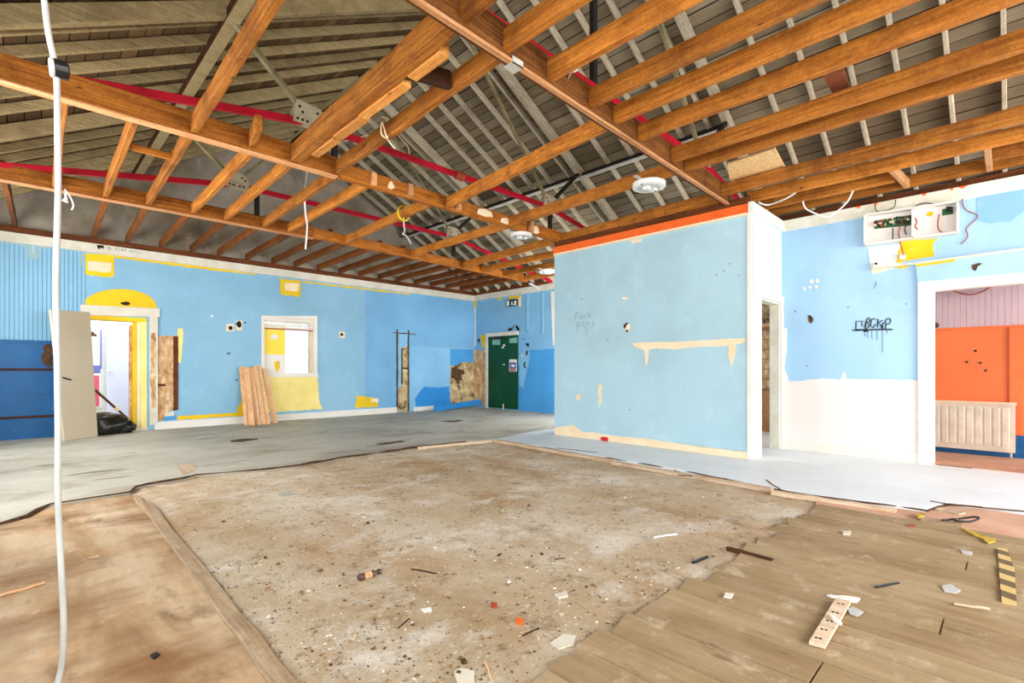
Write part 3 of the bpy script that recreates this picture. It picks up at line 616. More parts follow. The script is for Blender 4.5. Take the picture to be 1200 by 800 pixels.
pen = [[(676,366.5),(674.5,369),(674,375)], [(676,366.5),(679,366.3)], [(674.5,370),(677.5,369.7)], [(680,369),(680,373),(682,373.5),(683,369)], [(687,368),(684.8,369),(684.6,372.5),(687.5,372.3)], [(689,365),(689.5,372)], [(692.5,366.5),(689.6,369.2),(693.5,372)],
       [(676,378),(677,388)], [(676,378),(680,378),(680,381.5),(677,382.5)], [(683,376),(684,383.5),(687,383)], [(688,377),(686,379),(687,381.5),(690,381),(690.5,378),(688,377)], [(694,377),(696.5,378.5),(696,381.5),(692.5,383)], [(685,386),(689,385),(686,390),(687.5,391)]]
ribbon('P', pen, .009, 'pencil', wallP, 'graffiti', .001)
ND = thing('door_3', (nl, YN, 0), 'white door frame in the narrow end of the partition', 'doorway', None, 'structure')
obj('architrave', MB().box((XP+.03, YN-.03, 0), (nl+.02, YN+.0, ntop+.0)).box((nl-.06, YN-.035, ntop), (XR-.005, YN, ntop+.09)).box((nr, YN-.03, 0), (XR-.005, YN, ntop)), 'white', ND)
obj('door_lining', MB().box((nl, YN-.0, 0), (nl+.015, YN+.12, ntop)).box((nr-.015, YN, 0), (nr, YN+.12, ntop)).box((nl+.015, YN, ntop-.02), (nr-.015, YN+.12, ntop)), 'dirtywhite', ND)
# store room seen through it
sx = XB-.03
S2 = lambda x, y: atX(x, y, sx)
sw = struct('wall_store', MB().box((sx, 2.35, 0), (sx+.03, YP2-.15, 3.0)), 'brownfloor', 'brown wall of the store room seen through the narrow door', 'wall')
mb = MB()
for k in range(6): mb.box((sx-.02, 2.4, .75+k*.17), (sx, 4.6, .75+k*.17+.155))
obj('boarding', mb, 'scarred', sw); obj('pale_upper', MB().box((sx-.025, 2.4, 1.85), (sx, 4.6, 2.9)), 'stone', sw); obj('shelf', MB().box((sx-.35, 2.4, 1.8), (sx, 4.6, 1.84)), 'palewood', sw); obj('lower_panel', MB().box((sx-.03, 2.4, .0), (sx, 4.6, .7)), 'pinkwood', sw)
# --- right wall with the big doorway
ry1, ry0 = W('R', 1091, 450).y, -.42; rtop = W('R', 1091, 338).z
wallR = struct('wall_right', wall_mb('X', XR, .12, YS, YN+.12, -.1, 3.07, [(ry0, ry1, -.1, rtop)]), 'blueR', 'light blue right wall with graffiti and a wide doorway', 'wall')
patch('R', [(918,448),(930,446.5),(960,443.5),(985,444.5),(987,437),(990,435),(991.5,444),(1030,444.5),(1075.5,445.5),(1075.5,531),(918,517)], 'whitewall', wallR, 'paint_patch', t=.004, jit=.6, step=5, label='white lower area')
patch('R', [(917.5,386),(922,384),(922,405),(919,430),(924,446),(918,450)], 'whitewall', wallR, 'paint_patch', t=.005, jit=.6)
obj('baseboard_right', MB().prism([W('R', *q, -.001) for q in ((918,516),(1076,531),(1076,541.5),(918,526.5))], (-.02, 0, 0)), 'white', None, 'white skirting board below the graffiti wall', 'skirting', None, 'structure')
struct('trim_10', MB().hexa([(XR-.075, YS, 3.08), (XR-.01, YS, 2.95), (XR+.02, YS, 2.95), (XR+.02, YS, 3.08)], [(XR-.075, YN-.045, 3.08), (XR-.01, YN-.045, 2.95), (XR+.02, YN-.045, 2.95), (XR+.02, YN-.045, 3.08)]), 'dirtywhite', 'chipped off-white cornice above the right wall', 'trim')
struct('trim_11', MB().box((XR+.0, YS, 3.07), (XR+.12, YN+.12, 3.165)), 'plateY', 'brown wall plate on top of the right wall', 'trim')
gr = [[(1003,386),(1003.3,376.3),(1011,376.3),(1009.5,381),(1013.5,383),(1015,376)], [(1003,386),(1013,386)], [(1014,385.5),(1015.5,375),(1017.5,372.3),(1020,373.5),(1019,376.5),(1016,378.5),(1018.5,379.5),(1018,383.5),(1014.5,385)], [(1026.5,374),(1023,373.2),(1020.8,376),(1020.3,382),(1023,384),(1026.2,379.5)],
      [(1029,373.5),(1028.4,383.5)], [(1034.5,375.3),(1028.8,378),(1032,380),(1034,386)], [(1034,386),(1035,378),(1038.5,378.5),(1037.6,386)], [(1037,378),(1039,373.5),(1042.5,373),(1044,376),(1042,379.5),(1038,380)]]
ribbon('R', gr, .013, 'ink', wallR, 'graffiti'); ribbon('R', [[(999,386.9),(1007,387)], [(1005,386.8),(1025,386),(1046,386)], [(1012,388),(1017.5,388)]], .018, 'ink', wallR, 'graffiti')
ribbon('R', [[(1034.3,386),(1034.2,413)], [(1013.5,387),(1013.5,394)], [(1017,388),(1017,396)], [(1022,386),(1022,397)], [(1028,386),(1028,398)], [(1039.5,387),(1039.5,391)]], .005, plain('ink drip', '5c6b74', .6), wallR, 'paint_drip')
patch('R', [(947,370),(949.5,369),(953,373),(952.5,377),(950,379),(947.5,376)], 'holeb', wallR, 'wall_hole', t=.008, jit=.3, step=2)
for q, a in (((951.5,329.5),3),((958,328.5),2.6),((949,336.5),2.2),((956.5,336),2.4),((943,338),2)): patch('R', [(q[0]+a*math.cos(k*.9)*random.uniform(.8, 1.1), q[1]+a*math.sin(k*.9)) for k in range(7)], 'white', wallR, 'plaster_patch', jit=0)
patch('R', [(1017,290),(1055,286),(1056,310),(1020,313)], 'whitewall', wallR, 'plaster_patch', t=.004); patch('R', [(1056,283),(1100,279),(1093,285),(1095,300),(1050,308)], 'yellow', wallR, 'paint_patch', t=.004, label='yellow bare paint patch below the box'); patch('R', [(1020,313),(1050,308.5),(1048,314),(1030,319),(1022,321)], 'creamwall', wallR, 'plaster_patch', t=.004)
patch('R', [(1049,312),(1065,309.5),(1064,313),(1055,315.5)], 'yellow', wallR, 'paint_patch')
patch('R', [(1024,339),(1026,330),(1028,329.5),(1027,334)], 'pencil', wallR, 'scuff_mark', jit=.1)
for q in ((945.5,428.5),(932,365),(1062,356),(994,360)): patch('R', [(q[0]-.7, q[1]-.6), (q[0]+.6, q[1]-.7), (q[0]+.7, q[1]+.6), (q[0]-.5, q[1]+.7)], 'holeb', wallR, 'nail_hole', jit=0)
patch('R', [(1145,231),(1163,227),(1200,221),(1200,248),(1185,259),(1160,262),(1145,258)], 'blueL', wallR, 'paint_patch', t=.003, jit=.5, label='darker blue rounded patch')
for x0, x1 in ((1003, 1012), (1025, 1031), (1080, 1088), (1113, 1119), (1121, 1136)):
    a_, b_ = W('R', x0, 240).y, W('R', x1, 240).y
    obj('chip', MB().prism([Vector((XR-.076, y, z)) for y, z in ((a_, 3.082), ((a_*2+b_)/3, 3.066), ((a_+b_)/2, 3.05), ((a_+2*b_)/3, 3.062), (b_, 3.082))], (-.003, 0, 0)), 'orangetrim', bpy.data.objects['trim_10'])
# boxed head above the doorway
bx = struct('trim_12', MB().prism([W('R', *q, -.001) for q in ((1073,309),(1200,292.5),(1210,291.2),(1210,318),(1200,319.5),(1076,331)) ], (-.035, 0, 0)), 'blueR', 'light blue boxed panel above the wide doorway', 'trim')
obj('panel_edge', MB().prism([W('R', *q, .03) for q in ((1022,314),(1073,308.2),(1210,289.8),(1210,292),(1073,310.5),(1022,316))], (-.03, 0, 0)), 'dirtywhite', bx)
patch('R', [(1139,311),(1148,308.5),(1152,309.5),(1146,312.5),(1143,318),(1140,316)], 'holeb', bx, 'wall_hole', base=.036, jit=.3, step=2); patch('R', [(1073,310.5),(1120,304),(1119,307),(1090,311),(1075,313)], 'yellow', bx, 'paint_patch', base=.036)
RD = thing('door_4', (XR, (ry0+ry1)/2, 0), 'wide white framed doorway at the right edge leading to an orange room', 'doorway', None, 'structure')
oy = W('R', 1076, 450).y
obj('architrave', MB().box((XR-.03, ry1, 0), (XR, oy, rtop+.13)).box((XR-.03, ry0, rtop), (XR, ry1, rtop+.13)).box((XR-.03, ry0-.13, 0), (XR, ry0, rtop+.13)), 'white', RD)
obj('door_lining', MB().box((XR, ry1-.025, 0), (XR+.13, ry1, rtop)).box((XR, ry0+.025, rtop-.025), (XR+.13, ry1-.025, rtop)).box((XR, ry0, 0), (XR+.13, ry0+.025, rtop)), 'white', RD)
obj('threshold_crack', MB().box((XR-.05, ry1-.35, 0), (XR-.03, ry1-.05, .004)), 'holeb', RD)
# orange room
ox = 8.6; O = lambda x, y: atX(x, y, ox)
ow = struct('wall_orange', MB().box((ox, YS+.1, 0), (ox+.1, YN, O(1093, 386).z)), 'orange', 'orange lower wall of the room behind the wide doorway', 'wall')
mb = MB(); y = YS+.1
while y < YN-.06: mb.box((ox-.006, y, O(1093, 386).z), (ox+.1, y+.056, 3.1)); y += .058
obj('ribbed_boarding', mb, 'pink', ow, 'pinkish white ribbed upper wall')
obj('panel_groove', MB().box((ox-.006, O(1181.5, 430).y-.012, .45), (ox+.005, O(1181.5, 430).y+.012, O(1093, 386).z)), plain('deep orange', 'c8501c', .6), ow)
obj('ledge', MB().box((ox-.02, YS+.1, O(1093, 386).z-.01), (ox, YN, O(1093, 386).z+.012)), 'orange', ow)
obj('panel', MB().box((ox-.012, YS+.1, .0), (ox, O(1190, 500).y, O(1193, 510).z)), 'bluedark', ow, 'dark blue low panel')
struct('baseboard_orange', MB().box((ox-.05, YS+.1, 0), (ox, YN, .13)), 'bluedark', 'dark blue skirting below the radiator', 'skirting')
struct('floor_orange_room', MB().box((XR+.0, YS+.1, -.01), (ox, YN, .006)), 'brownfloor', 'brown floor of the orange room', 'floor')
for q in ((1133,424),(1143,411),(1149,425),(1155,434)): obj('wall_hole', MB().lathe(O(*q), (-1, 0, 0), [(.016, -.005), (.016, .005), (.006, .007)], 8), 'holeb', ow)
obj('wall_hole', MB().lathe(O(1097, 381)+Vector((-.012, 0, 0)), (-1, 0, 0), [(.035, -.005), (.035, .006), (.01, .012)], 9), 'holeb', ow)
obj('cable_loop', MB().tube([O(1116+i*4.8, 340+8*math.sin(math.pi*i/10)-.55*i)+Vector((-.03, 0, 0)) for i in range(11)], .008, 6), 'brick', ow)
rad = thing('radiator', O(1140, 520)*1.0, 'cream panel radiator below the orange wall, seen through the wide doorway', 'radiator'); rad.location.z = .04
ra, rb = O(1190, 500).y, O(1093, 490).y+.45; rz0, rz1 = .07, O(1120, 470).z
rz0 = .07; mb = MB().box((ox-.11, ra, rz0), (ox-.07, rb, rz1))
obj('panel', mb, plain('radiator cream', 'f5e2c8', .4), rad)
mb = MB(); y = ra+.05
while y < rb-.05:
    mb.hexa([(ox-.112, y, rz0+.07), (ox-.1155, y+.01, rz0+.07), (ox-.1155, y+.06, rz0+.07), (ox-.112, y+.07, rz0+.07)], [(ox-.112, y, rz1-.06), (ox-.1155, y+.01, rz1-.06), (ox-.1155, y+.06, rz1-.06), (ox-.112, y+.07, rz1-.06)]); y += .08
obj('ribbed_face', mb, plain('radiator cream rib', 'f5e2c8', .4), rad); obj('top_grille', MB().box((ox-.125, ra-.01, rz1-.02), (ox-.03, rb, rz1+.01)), 'creamwall', rad); obj('pipe', MB().tube([(ox-.09, ra+.04, rz0+.02), (ox-.09, ra+.04, .01)], .012), 'pvcgrey', rad); obj('bracket', MB().box((ox-.07, ra+.3, rz0+.1), (ox-.022, ra+.34, rz1-.1)), 'pvcgrey', rad)
# --- unseen walls behind the camera, windows invented to let daylight in
wn = struct('wall_near', wall_mb('Y', YS-.25, .25, XS-.25, XB+.25, -.2, 3.2, [(.2, 2.6, .7, 2.9), (3.6, 6.9, .3, 2.95), (7.6, 8.5, .7, 2.9)]), 'blueL', 'unseen blue wall behind the camera with added windows', 'wall')
wsd = struct('wall_side', wall_mb('X', XS-.25, .25, YS, YL, -.2, 3.2, [(-3, -.8, .8, 2.9), (.5, 3.0, .8, 2.9), (4.6, 6.8, .8, 2.9), (7.8, 9.4, .8, 2.9)]), 'blueL', 'unseen blue side wall left of the camera with added windows', 'wall')
struct('wall_gable_near', MB().prism([Vector((p.x, YS-.25, p.z)) for p in gp], (0, .2, 0)), 'gable', 'grey gable behind the camera', 'wall')
# ================================================================ ROOF
def slope_boards(side, mat, name, label):
    mb = MB(); pw = .155; L = (RX-(-1.25))*math.sqrt(1+RM*RM); n = int(L/pw)+1; c = 1/math.sqrt(1+RM*RM); s = RM*c
    for i in range(n):
        a, b = i*pw+.007, (i+1)*pw-.007; y0 = YS-.2
        while y0 < YL+.02:
            y1 = min(YL+.02, y0+random.uniform(2.5, 4.6)); dz = random.uniform(0, .006)
            p = []
            for q in ((a, 0), (b, 0), (b, .02), (a, .02)):
                p.append((RX+side*(q[0]*c+q[1]*s), RZ-q[0]*s+q[1]*c+.0+dz))
            mb.hexa([(u[0], y0+.003, u[1]) for u in p], [(u[0], y1-.003, u[1]) for u in p]); y0 = y1
    o = struct(name, mb, mat, label, 'roof boarding')
    q = [(RX, RZ+.05), (RX+side*L*c, RZ+.05-L*s), (RX+side*L*c, RZ+.08-L*s), (RX, RZ+.08)]
    obj('roof_felt', MB().hexa([(u[0], YS-.25, u[1]) for u in q], [(u[0], YL+.3, u[1]) for u in q]), 'roofback', o)
slope_boards(-1, 'boardL', 'ceiling_left', 'brown boarding of the left roof slope above the rafters')
slope_boards(1, 'boardR', 'ceiling_right', 'pale grey brown boarding of the right roof slope above the rafters')
TR = [2.73, 5.25, 7.77]; ys = []
y = 10.55
while y > -3.6:
    ys.append(y); y -= .42
cnt = {-1: 0, 1: 0}
nrm = Vector((0, 0, 1))
for y in ys:
    if min(abs(y-t) for t in TR) < .17: continue
    for side, mat, sn in ((-1, 'rafterL', 'left'), (1, 'rafterR', 'right')):
        if side == -1 and y < 3.0: continue
        eave = RX+side*5.2; j = random.uniform(-.015, .015); d = .095/math.cos(math.atan(RM))
        mb = MB().beam((RX+side*.02, y+j, RZ-.012-d), (eave, y+j+random.uniform(-.02, .02), roofz(eave)-.002-d), .043, .093, 6, .003)
        cnt[side] += 1; col = 'grey brown' if side == -1 else 'pale grey'
        obj('rafter', mb, mat, None, f'{col} rafter of the {sn} roof slope, {ORD[cnt[side]-1]} counted from the grey gable wall', 'rafter', f'rafters of the {sn} roof slope')
obj('ridge_board', MB().beam((RX, YS, RZ-.22), (RX, YL, RZ-.22), .03, .15, 4, .002), 'darkwood', None, 'dark ridge board where both roof slopes meet', 'ridge board')
for side, lab in ((-1, 'left'), (1, 'right')):
    x = RX+side*(2.72 if side > 0 else 2.68); z = roofz(x)-.115; py0 = 2.73 if side > 0 else YS; mweb, mfl = ('black', 'steelpale') if side > 0 else ('darkwood', 'rafterL')
    t = thing('roof_purlin', (x, 3.3, z-.1), 'long pale steel angle purlin under the rafters of the right roof slope' if side > 0 else 'long brown purlin under the rafters of the left roof slope', 'purlin', 'purlins under the roof slopes')
    obj('web', MB().beam((x+side*.05, py0, z-.11), (x+side*.05, YL, z-.11), .018, .1, 4, 0), mweb, t)
    obj('flange', MB().beam((x, py0, z-.125), (x, YL, z-.125), .11, .016, 4, 0), mfl, t)
def plate_holes(c, pts, t, sy): 
    mb = MB()
    for dx, dz in pts: mb.lathe((c[0]+dx, c[1]+sy, c[2]+dz), (0, 1, 0), [(.014, -.004), (.014, .004)], 8)
    return mb
tn = {5.25: 'second roof truss from the gable, its red tie crossing above the nearer binder', 7.77: 'roof truss nearest the grey gable wall with red tie and cream plates', 2.73: 'roof truss above the angled trimmer with red tie, nearest in view', .21: 'roof truss directly above the camera', -2.31: 'roof truss behind the camera'}
for ty in (7.77, 5.25, 2.73):
    nx, nz = 1.95, 3.71
    t = thing('roof_truss', (RX, ty, 3.05), tn[ty], 'roof truss', 'steel tied roof trusses')
    for sd in (-1, 1):
        ev = RX+sd*5.1; d = .15/math.cos(math.atan(RM))
        obj('principal_rafter', MB().beam((RX+sd*.02, ty, RZ-.02-d), (ev, ty, roofz(ev)-.01-d), .085, .145, 6, .003), 'rafterL' if sd < 0 else 'rafterR', t)
        N = Vector((RX+sd*nx, ty, nz)); foot = Vector((RX+sd*4.95, ty, 3.2)); apex = Vector((RX+sd*.06, ty, RZ-.25)); mid = Vector((RX+sd*2.7, ty, roofz(RX+2.7)-.2))
        obj('tie_bar', MB().beam(N+Vector((0, 0, -.05)), foot+Vector((0, 0, -.05)), .05, .07, 3, 0), 'red', t, 'red sloping tie bar')
        obj('diagonal_bar', MB().beam(N, apex, .05, .035, 3, 0), 'olive', t, 'olive grey diagonal bar')
        obj('strut', MB().beam(N, mid, .06, .05, 3, 0), 'olive' if sd < 0 else 'black', t)
        w, h = .19, .14
        gpl = obj('gusset_plate', MB().prism([(N.x-w*.9, ty-.045, N.z-.06), (N.x+w*.9, ty-.045, N.z-.06), (N.x+w*.9, ty-.045, N.z+.08), (N.x+w*.55, ty-.045, N.z+.15), (N.x-w*.7, ty-.045, N.z+.17), (N.x-w*.9, ty-.045, N.z+.05)], (0, .09, 0)), 'cream', t, 'cream bolted gusset plate')
        for h in [(-.13,-.03),(-.08,-.03),(-.03,-.03),(.05,-.03),(.1,-.03),(-.11,.1),(-.08,.05),(.08,.09),(.12,.06)]: obj('bolt_hole', plate_holes((N.x, ty, N.z), [h], 0, -.047), 'hole', gpl)
    obj('tie_bar', MB().beam((RX-nx, ty, nz-.05), (RX+nx, ty, nz-.05), .05, .07, 3, 0), 'red', t, 'red level tie bar')
    if ty == 5.25:
        xk = atY(538, 207, ty).x; obj('clamp', MB().lathe((xk-.06, ty, nz-.015), (1, 0, 0), [(.05, 0), (.062, .02), (.055, .07), (.065, .12), (.05, .14)], 12), 'brick', t, 'rusty lumpy clamp')
    if ty > 5: obj('hanger_post', MB().beam((RX-1.65, ty, 3.32), (RX-1.65, ty, nz-.05), .06, .06, 2, 0, up=(0, 1, 0)), 'black', t); obj('hanger_post', MB().beam((RX+nx+.05, ty, 3.32), (RX+nx+.05, ty, nz-.05), .06, .06, 2, 0, up=(0, 1, 0)), 'black', t)
    if ty == 2.73: obj('hanger_post', MB().beam((RX-.3, ty, nz), (RX-.3, ty, RZ-.3), .06, .06, 2, 0, up=(0, 1, 0)), 'black', t)
# ================================================================ CEILING TIMBERS
B1, B2 = 5.12, 7.78
def trimy(x): return 2.27+(x-XS)*.031
tr = thing('ceiling_trimmer', (2.6, trimy(2.6), 3.1), 'long dark-sided trimmer running at a slant to the top corner of the partition', 'ceiling trimmer')
obj('beam', MB().beam((XS, trimy(XS), 3.13), (6.3, trimy(6.3), 3.13), .075, .22, 8, .004), 'darkwood' if False else wood('trimmer timber', ['321a09', '6b3d16', '925a26', 'b0783a'], 'X'), tr)
obj('lath', MB().beam((.3, trimy(.3)-.03, 3.112), (6.3, trimy(6.3)-.03, 3.112), .045, .022, 8, .002), 'pinkwood', tr, 'pale batten under its edge')
q = atZ(617, 68, 3.12); obj('metal_plate', MB().box((q.x-.05, trimy(q.x)-.06, 3.106), (q.x+.05, trimy(q.x)+.03, 3.112)).box((q.x-.05, trimy(q.x)-.06, 3.106), (q.x+.05, trimy(q.x)-.054, 3.15)), 'steelpale', tr, 'grey metal strap')
b1 = thing('ceiling_binder', (2.5, B1, JB), 'long orange binder across the hall, the one nearer the camera', 'ceiling binder', 'long binders under the joists')
obj('beam', MB().beam((XS, B1, JB-.01), (2.42, B1, JB-.01), .07, .2, 6, .004), 'binder', b1); obj('beam', MB().beam((2.47, B1+.03, JB-.005), (6.45, B1+.1, JB-.005), .07, .17, 6, .004), 'binder', b1)
obj('lip', MB().beam((XS, B1-.005, JB-.026), (2.42, B1-.005, JB-.026), .09, .016, 6, .001), 'pinkwood', b1, 'pale thin batten along the underside')
for px in (436, 470, 520, 610): 
    q = atZ(px, 250, JB); xx = {436: 2.86, 470: 3.35, 520: 4.1, 610: 5.5}[px]
    obj('cleat', MB().box((xx-.03, B1-.04+.0, JB+.01), (xx+.03, B1+.02, JB+.15)), 'pinkwood', b1)
for xa, xb, za, zb in ((4.45, 4.75, .05, .15), (4.9, 5.15, .03, .12), (5.6, 5.75, .02, .14), (3.05, 3.15, .04, .13)):
    zz = [(xa, za), ((xa+xb)/2, za-.01), (xb, za+.02), (xb-.03, zb-.02), ((xa+xb)/2, zb), (xa+.02, zb-.03)]
    yy = lambda x: B1+.03-.0355+(x-2.47)*.0176
    obj('plaster_scar', MB().prism([Vector((x, yy(x)-.001, JB+z)) for x, z in zz], (0, -.004, 0)), 'creamwall', b1, 'pale plaster scar')
b2 = thing('ceiling_binder', (4.0, B2, JB), 'long orange binder across the hall, the one farther from the camera', 'ceiling binder', 'long binders under the joists')
obj('beam', MB().beam((XS, B2, JB-.01), (3.3, B2, JB-.01), .07, .18, 6, .004), 'binder', b2); obj('beam', MB().beam((3.3, B2+.0, JB-.008), (8.6, B2+.35, JB-.008), .07, .16, 6, .004), 'binder', b2)
obj('lip', MB().beam((XS, B2-.005, JB-.026), (3.3, B2-.005, JB-.026), .09, .016, 6, .001), 'pinkwood', b2, 'pale thin batten along the underside')
_a, _b = atZ(562, 216, JB), atZ(405, 286, JB); _m = (_b.x-_a.x)/(_b.y-_a.y); GJ = (_a.x+_m*(B1+.1-_a.y), _a.x+_m*(B2-_a.y)); print('GJ', GJ)
def joist(x0, y0, x1, y1, label, w=.055, h=.14, dz=0, mat='joist', group=None):
    return obj('ceiling_joist', MB().beam((x0, y0, JB+dz), (x1, y1, JB+dz), w, h, 8, .005), mat, None, label, 'ceiling joist', group)
g1, g2, g3, g4 = ('joists between trimmer and nearer binder', 'joists between the two binders', 'joists between farther binder and far blue wall', 'joists right of the trimmer')
# bay 1
D = joist(1.88, trimy(1.88)+.04, 1.97, B1-.04, 'broad doubled joist with pale packing blocks, meeting the nearer binder left of the round lights', .1, .17, group=g1, dz=-.005)
for a, b, o in ((2.62, 3.0, .075), (3.1, 3.75, .075), (3.75, 4.25, .08), (4.3, 4.75, .07)):
    f = (a+b)/2; xx = 1.88+.09*(f-2.3)/2.8; obj('packing_block', MB().box((xx+.05, a, JB-.02), (xx+.05+o, b, JB+.08)), wood('packer pine', ['a55f22', 'd98a3a', 'eaa659', 'f3c88a'], 'Y') if 'packer' not in M else M['packer'], D, 'pale sawn block')
for n, a in enumerate([(1.02, trimy(1.02)+.04, 1.1, B1-.04, 'lone joist crossing the upper left, left of the broad doubled joist'), (2.30, trimy(2.3)+.04, 2.42, B1-.04, 'round-edged joist with a string tied round it, right of the broad doubled joist'),
        (3.62, trimy(3.62)+.04, 3.93, B1+.0, 'skewed joist, third right of the broad doubled joist, reaching the middle of the nearer binder'), (4.98, trimy(4.98)+.04, 5.09, B1+.03, 'joist touching the left rim of the biggest round light'), (6.2, trimy(6.2)+.04, 6.33, B1+.06, 'joist running just left of the top of the orange strip')]):
    joist(*a, w=.06, h=.14, group=g1)
# bay 2
for x0, x1, lab in ((.25, .3, 'joist right behind the hanging white cable'), (.7, .75, 'joist with a stub end, second from left between the binders'), (1.1, 1.17, 'third joist from left between the binders'), (1.6, 1.66, 'fourth joist from left between the binders, its sawn end rising before the nearer binder'), (1.98, 2.06, 'fifth joist from left between the binders'), (2.46, 2.56, 'sixth joist from left between the binders, beside the hanging white string'), (2.84, 2.92, 'seventh joist from left between the binders, ending at the gap in the nearer binder'), (GJ[0], GJ[1], 'skewed joist with the yellow ring hanging on it'), (5.12, 5.18, 'joist between the binders, next left of the small middle round light'), (6.32, 6.5, 'joist between the binders just right of the small middle round light')):
    joist(x0, B1+.05+(.05 if x0 > 2.45 else 0), x1, B2-.04+(.06*(x1-3.3) if x1 > 3.4 else 0), lab, h=.13, group=g2)
cs = obj('ceiling_joist', MB().beam((1.5, B1-.45, JB+.02), (1.57, B1-.05, JB+.02), .06, .14, 2, .002), 'joist', None, 'short sawn joist stub poking out in front of the nearer binder', 'ceiling joist', g1)
# bay 3
b3 = [-.07, .86, 1.3, 1.78, 2.25, 2.7, 3.2, 3.7, 4.15, 4.65, 5.15, 5.65, 6.15, 6.65, 7.2, 7.7, 8.2, 8.7]
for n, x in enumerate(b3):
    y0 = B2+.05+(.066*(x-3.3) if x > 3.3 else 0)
    joist(x-.06, y0, x+.03, YL-.02, f'joist resting on the far blue wall, {ORD[n]} from the left edge', h=.12, dz=.102, mat='shadejoist', group=g3)
for n, x in enumerate((7.05, 7.75, 8.45)): joist(x, YP2+.02, x, B2+.2, f'joist over the alcove by the green door, {ORD[n]} from the partition', h=.12, group='joists over the alcove')
# right bay
for n, x in enumerate((1.9, 2.27, 2.72, 3.24, 3.6, 4.02, 4.68, 5.0, 6.0)):
    joist(x, YS, x, trimy(x)-.042, f'thick orange joist ending at the near side of the slanting trimmer, {ORD[n]} from the left', .065, .14, random.uniform(0, .012), group=g4)
NG1, NG2 = atZ(1050, 211, JB).y, atZ(1158, 186, JB).y; print('NG', NG1, NG2)
joist(6.93, NG1+.02, 6.93, YN+.12, 'short joist length ending at the pale noggin left of the open circuit box', .055, .14, .008, group='joists over the right wall side')
joist(6.93, YS, 6.93, NG2-.03, 'joist length starting at the pale noggin near the right edge', .055, .14, .008, group='joists over the right wall side')
for n, x in enumerate((6.5, 7.27)):
    joist(x, YS, x, YN+.12, f'joist running over the right doorway side, {ORD[n]} right of the partition corner', .055, .14, .008, group='joists over the right wall side')
def noggin(x0, y0, x1, y1, label, mat='pinkwood', z=JB+.0, h=.12, w=.05): obj('ceiling_noggin', MB().beam((x0, y0, z), (x1, y1, z), w, h, 2, .002), mat, None, label, 'noggin')
noggin(6.52, NG1, 7.25, NG1-.05, 'short pale noggin above the open circuit box', h=.1)
noggin(6.52, NG2, 7.25, NG2, 'short pale noggin near the right edge above the cornice', h=.1)
noggin(.77, 6.0, 1.1, 6.0, 'thin orange noggin between two joists at left', 'binder', JB+.04, .06)
noggin(1.98, 3.05, 2.28, 2.95, 'short dark noggin between the broad joist and the string-tied joist', 'darkwood', JB+.01, .13)
noggin(5.04, 3.0, 6.2, 3.08, 'orange noggin above the biggest round light', 'binder', JB+.01, .13) if False else None
q0 = atZ(981, 102, 3.33); pl = [atZ(964, 88, 3.33), atZ(988, 82, 3.33), atZ(996, 104, 3.33), atZ(981, 120, 3.33)]
obj('timber_offcut', MB().prism(pl, (0, 0, .03)), wood('red brown ply', ['4a2412', '7d4326', '97583a', 'b37550'], 'Y'), None, 'dark reddish pointed board offcut lying across the joists at upper right', 'board')
ob = [atZ(853, 192, 3.315), atZ(908, 174, 3.315), atZ(921, 198, 3.315), atZ(855, 212, 3.315)]
obj('strand_board', MB().prism(ob, (0, 0, .018)), 'osb', None, 'pale strand board sheet lying on the joists above the partition corner', 'board')
# ================================================================ CEILING FIXTURES
def lamp(px, py, dia, label, z=JB-.055):
    c = atZ(px, py, z); r = dia/2
    t = thing('ceiling_light', c, label, 'ceiling light', 'bare round ceiling lights')
    obj('rim', MB().lathe(c, (0, 0, 1), [(r*.93, .0), (r, .006), (r, .05), (r*.8, .056), (r*.2, .056)], 40), 'pvc', t, smooth=False)
    obj('inner_plate', MB().lathe(c-Vector((0, 0, .004)), (0, 0, 1), [(r*.72, 0), (r*.74, .006), (r*.7, .01)], 36), 'pvcgrey', t, 'grey inner plate')
    obj('lamp_holder', MB().box(c+Vector((-r*.45, -.03, -.03)), c+Vector((-r*.1, .03, 0))), 'pvc', t)
    obj('starter', MB().box(c+Vector((r*.15, -.05, -.02)), c+Vector((r*.5, .02, 0))), 'pvc', t)
    for a in (0, math.pi): obj('screw', MB().lathe(c+Vector((math.cos(a)*r*.82, math.sin(a)*r*.82, -.002)), (0, 0, 1), [(.012, -.002), (.012, .004)], 8), 'black', t)
    obj('mounting_bar', MB().box(c+Vector((-r*1.0-.12, -.02, .05)), c+Vector((r*1.0+.12, .02, .056))), 'steelpale', t)
    return c
lamp(760.5, 220, .36, 'biggest round white ceiling light, bare of its cover, above the pale blue partition')
lamp(611, 278, .33, 'middle round white ceiling light, bare of its cover, at the end of the nearer binder')
lamp(641, 319.5, .34, 'farthest round white ceiling light, half behind the partition edge')
c = atZ(672, 80, JB+.1); sm = thing('ceiling_switch', c, 'small white round pull switch up beside the slanting trimmer', 'switch')
obj('base', MB().lathe(c, (0, 0, 1), [(.015, -.02), (.03, -.015), (.034, .01), (.034, .02)], 18), 'pvc', sm); obj('stem', MB().tube([c+Vector((0, 0, .015)), Vector((c.x+.1, trimy(c.x)-.03, JB+.12))], .006), 'pvc', sm)
t = thing('fluorescent_strip', atZ(630, 345, JB-.05), 'white strip hanging down at the end of the farther binder', 'strip light')
obj('batten', MB().beam(atZ(621, 333, JB-.03), atZ(633, 339.5, JB-.09), .07, .03, 2, 0), 'pvc', t); obj('hook', MB().tube([atZ(621.5, 333, JB-.03), atZ(621.5, 333, JB-.03)+Vector((0, 0, .05))], .006), 'pvcgrey', t)
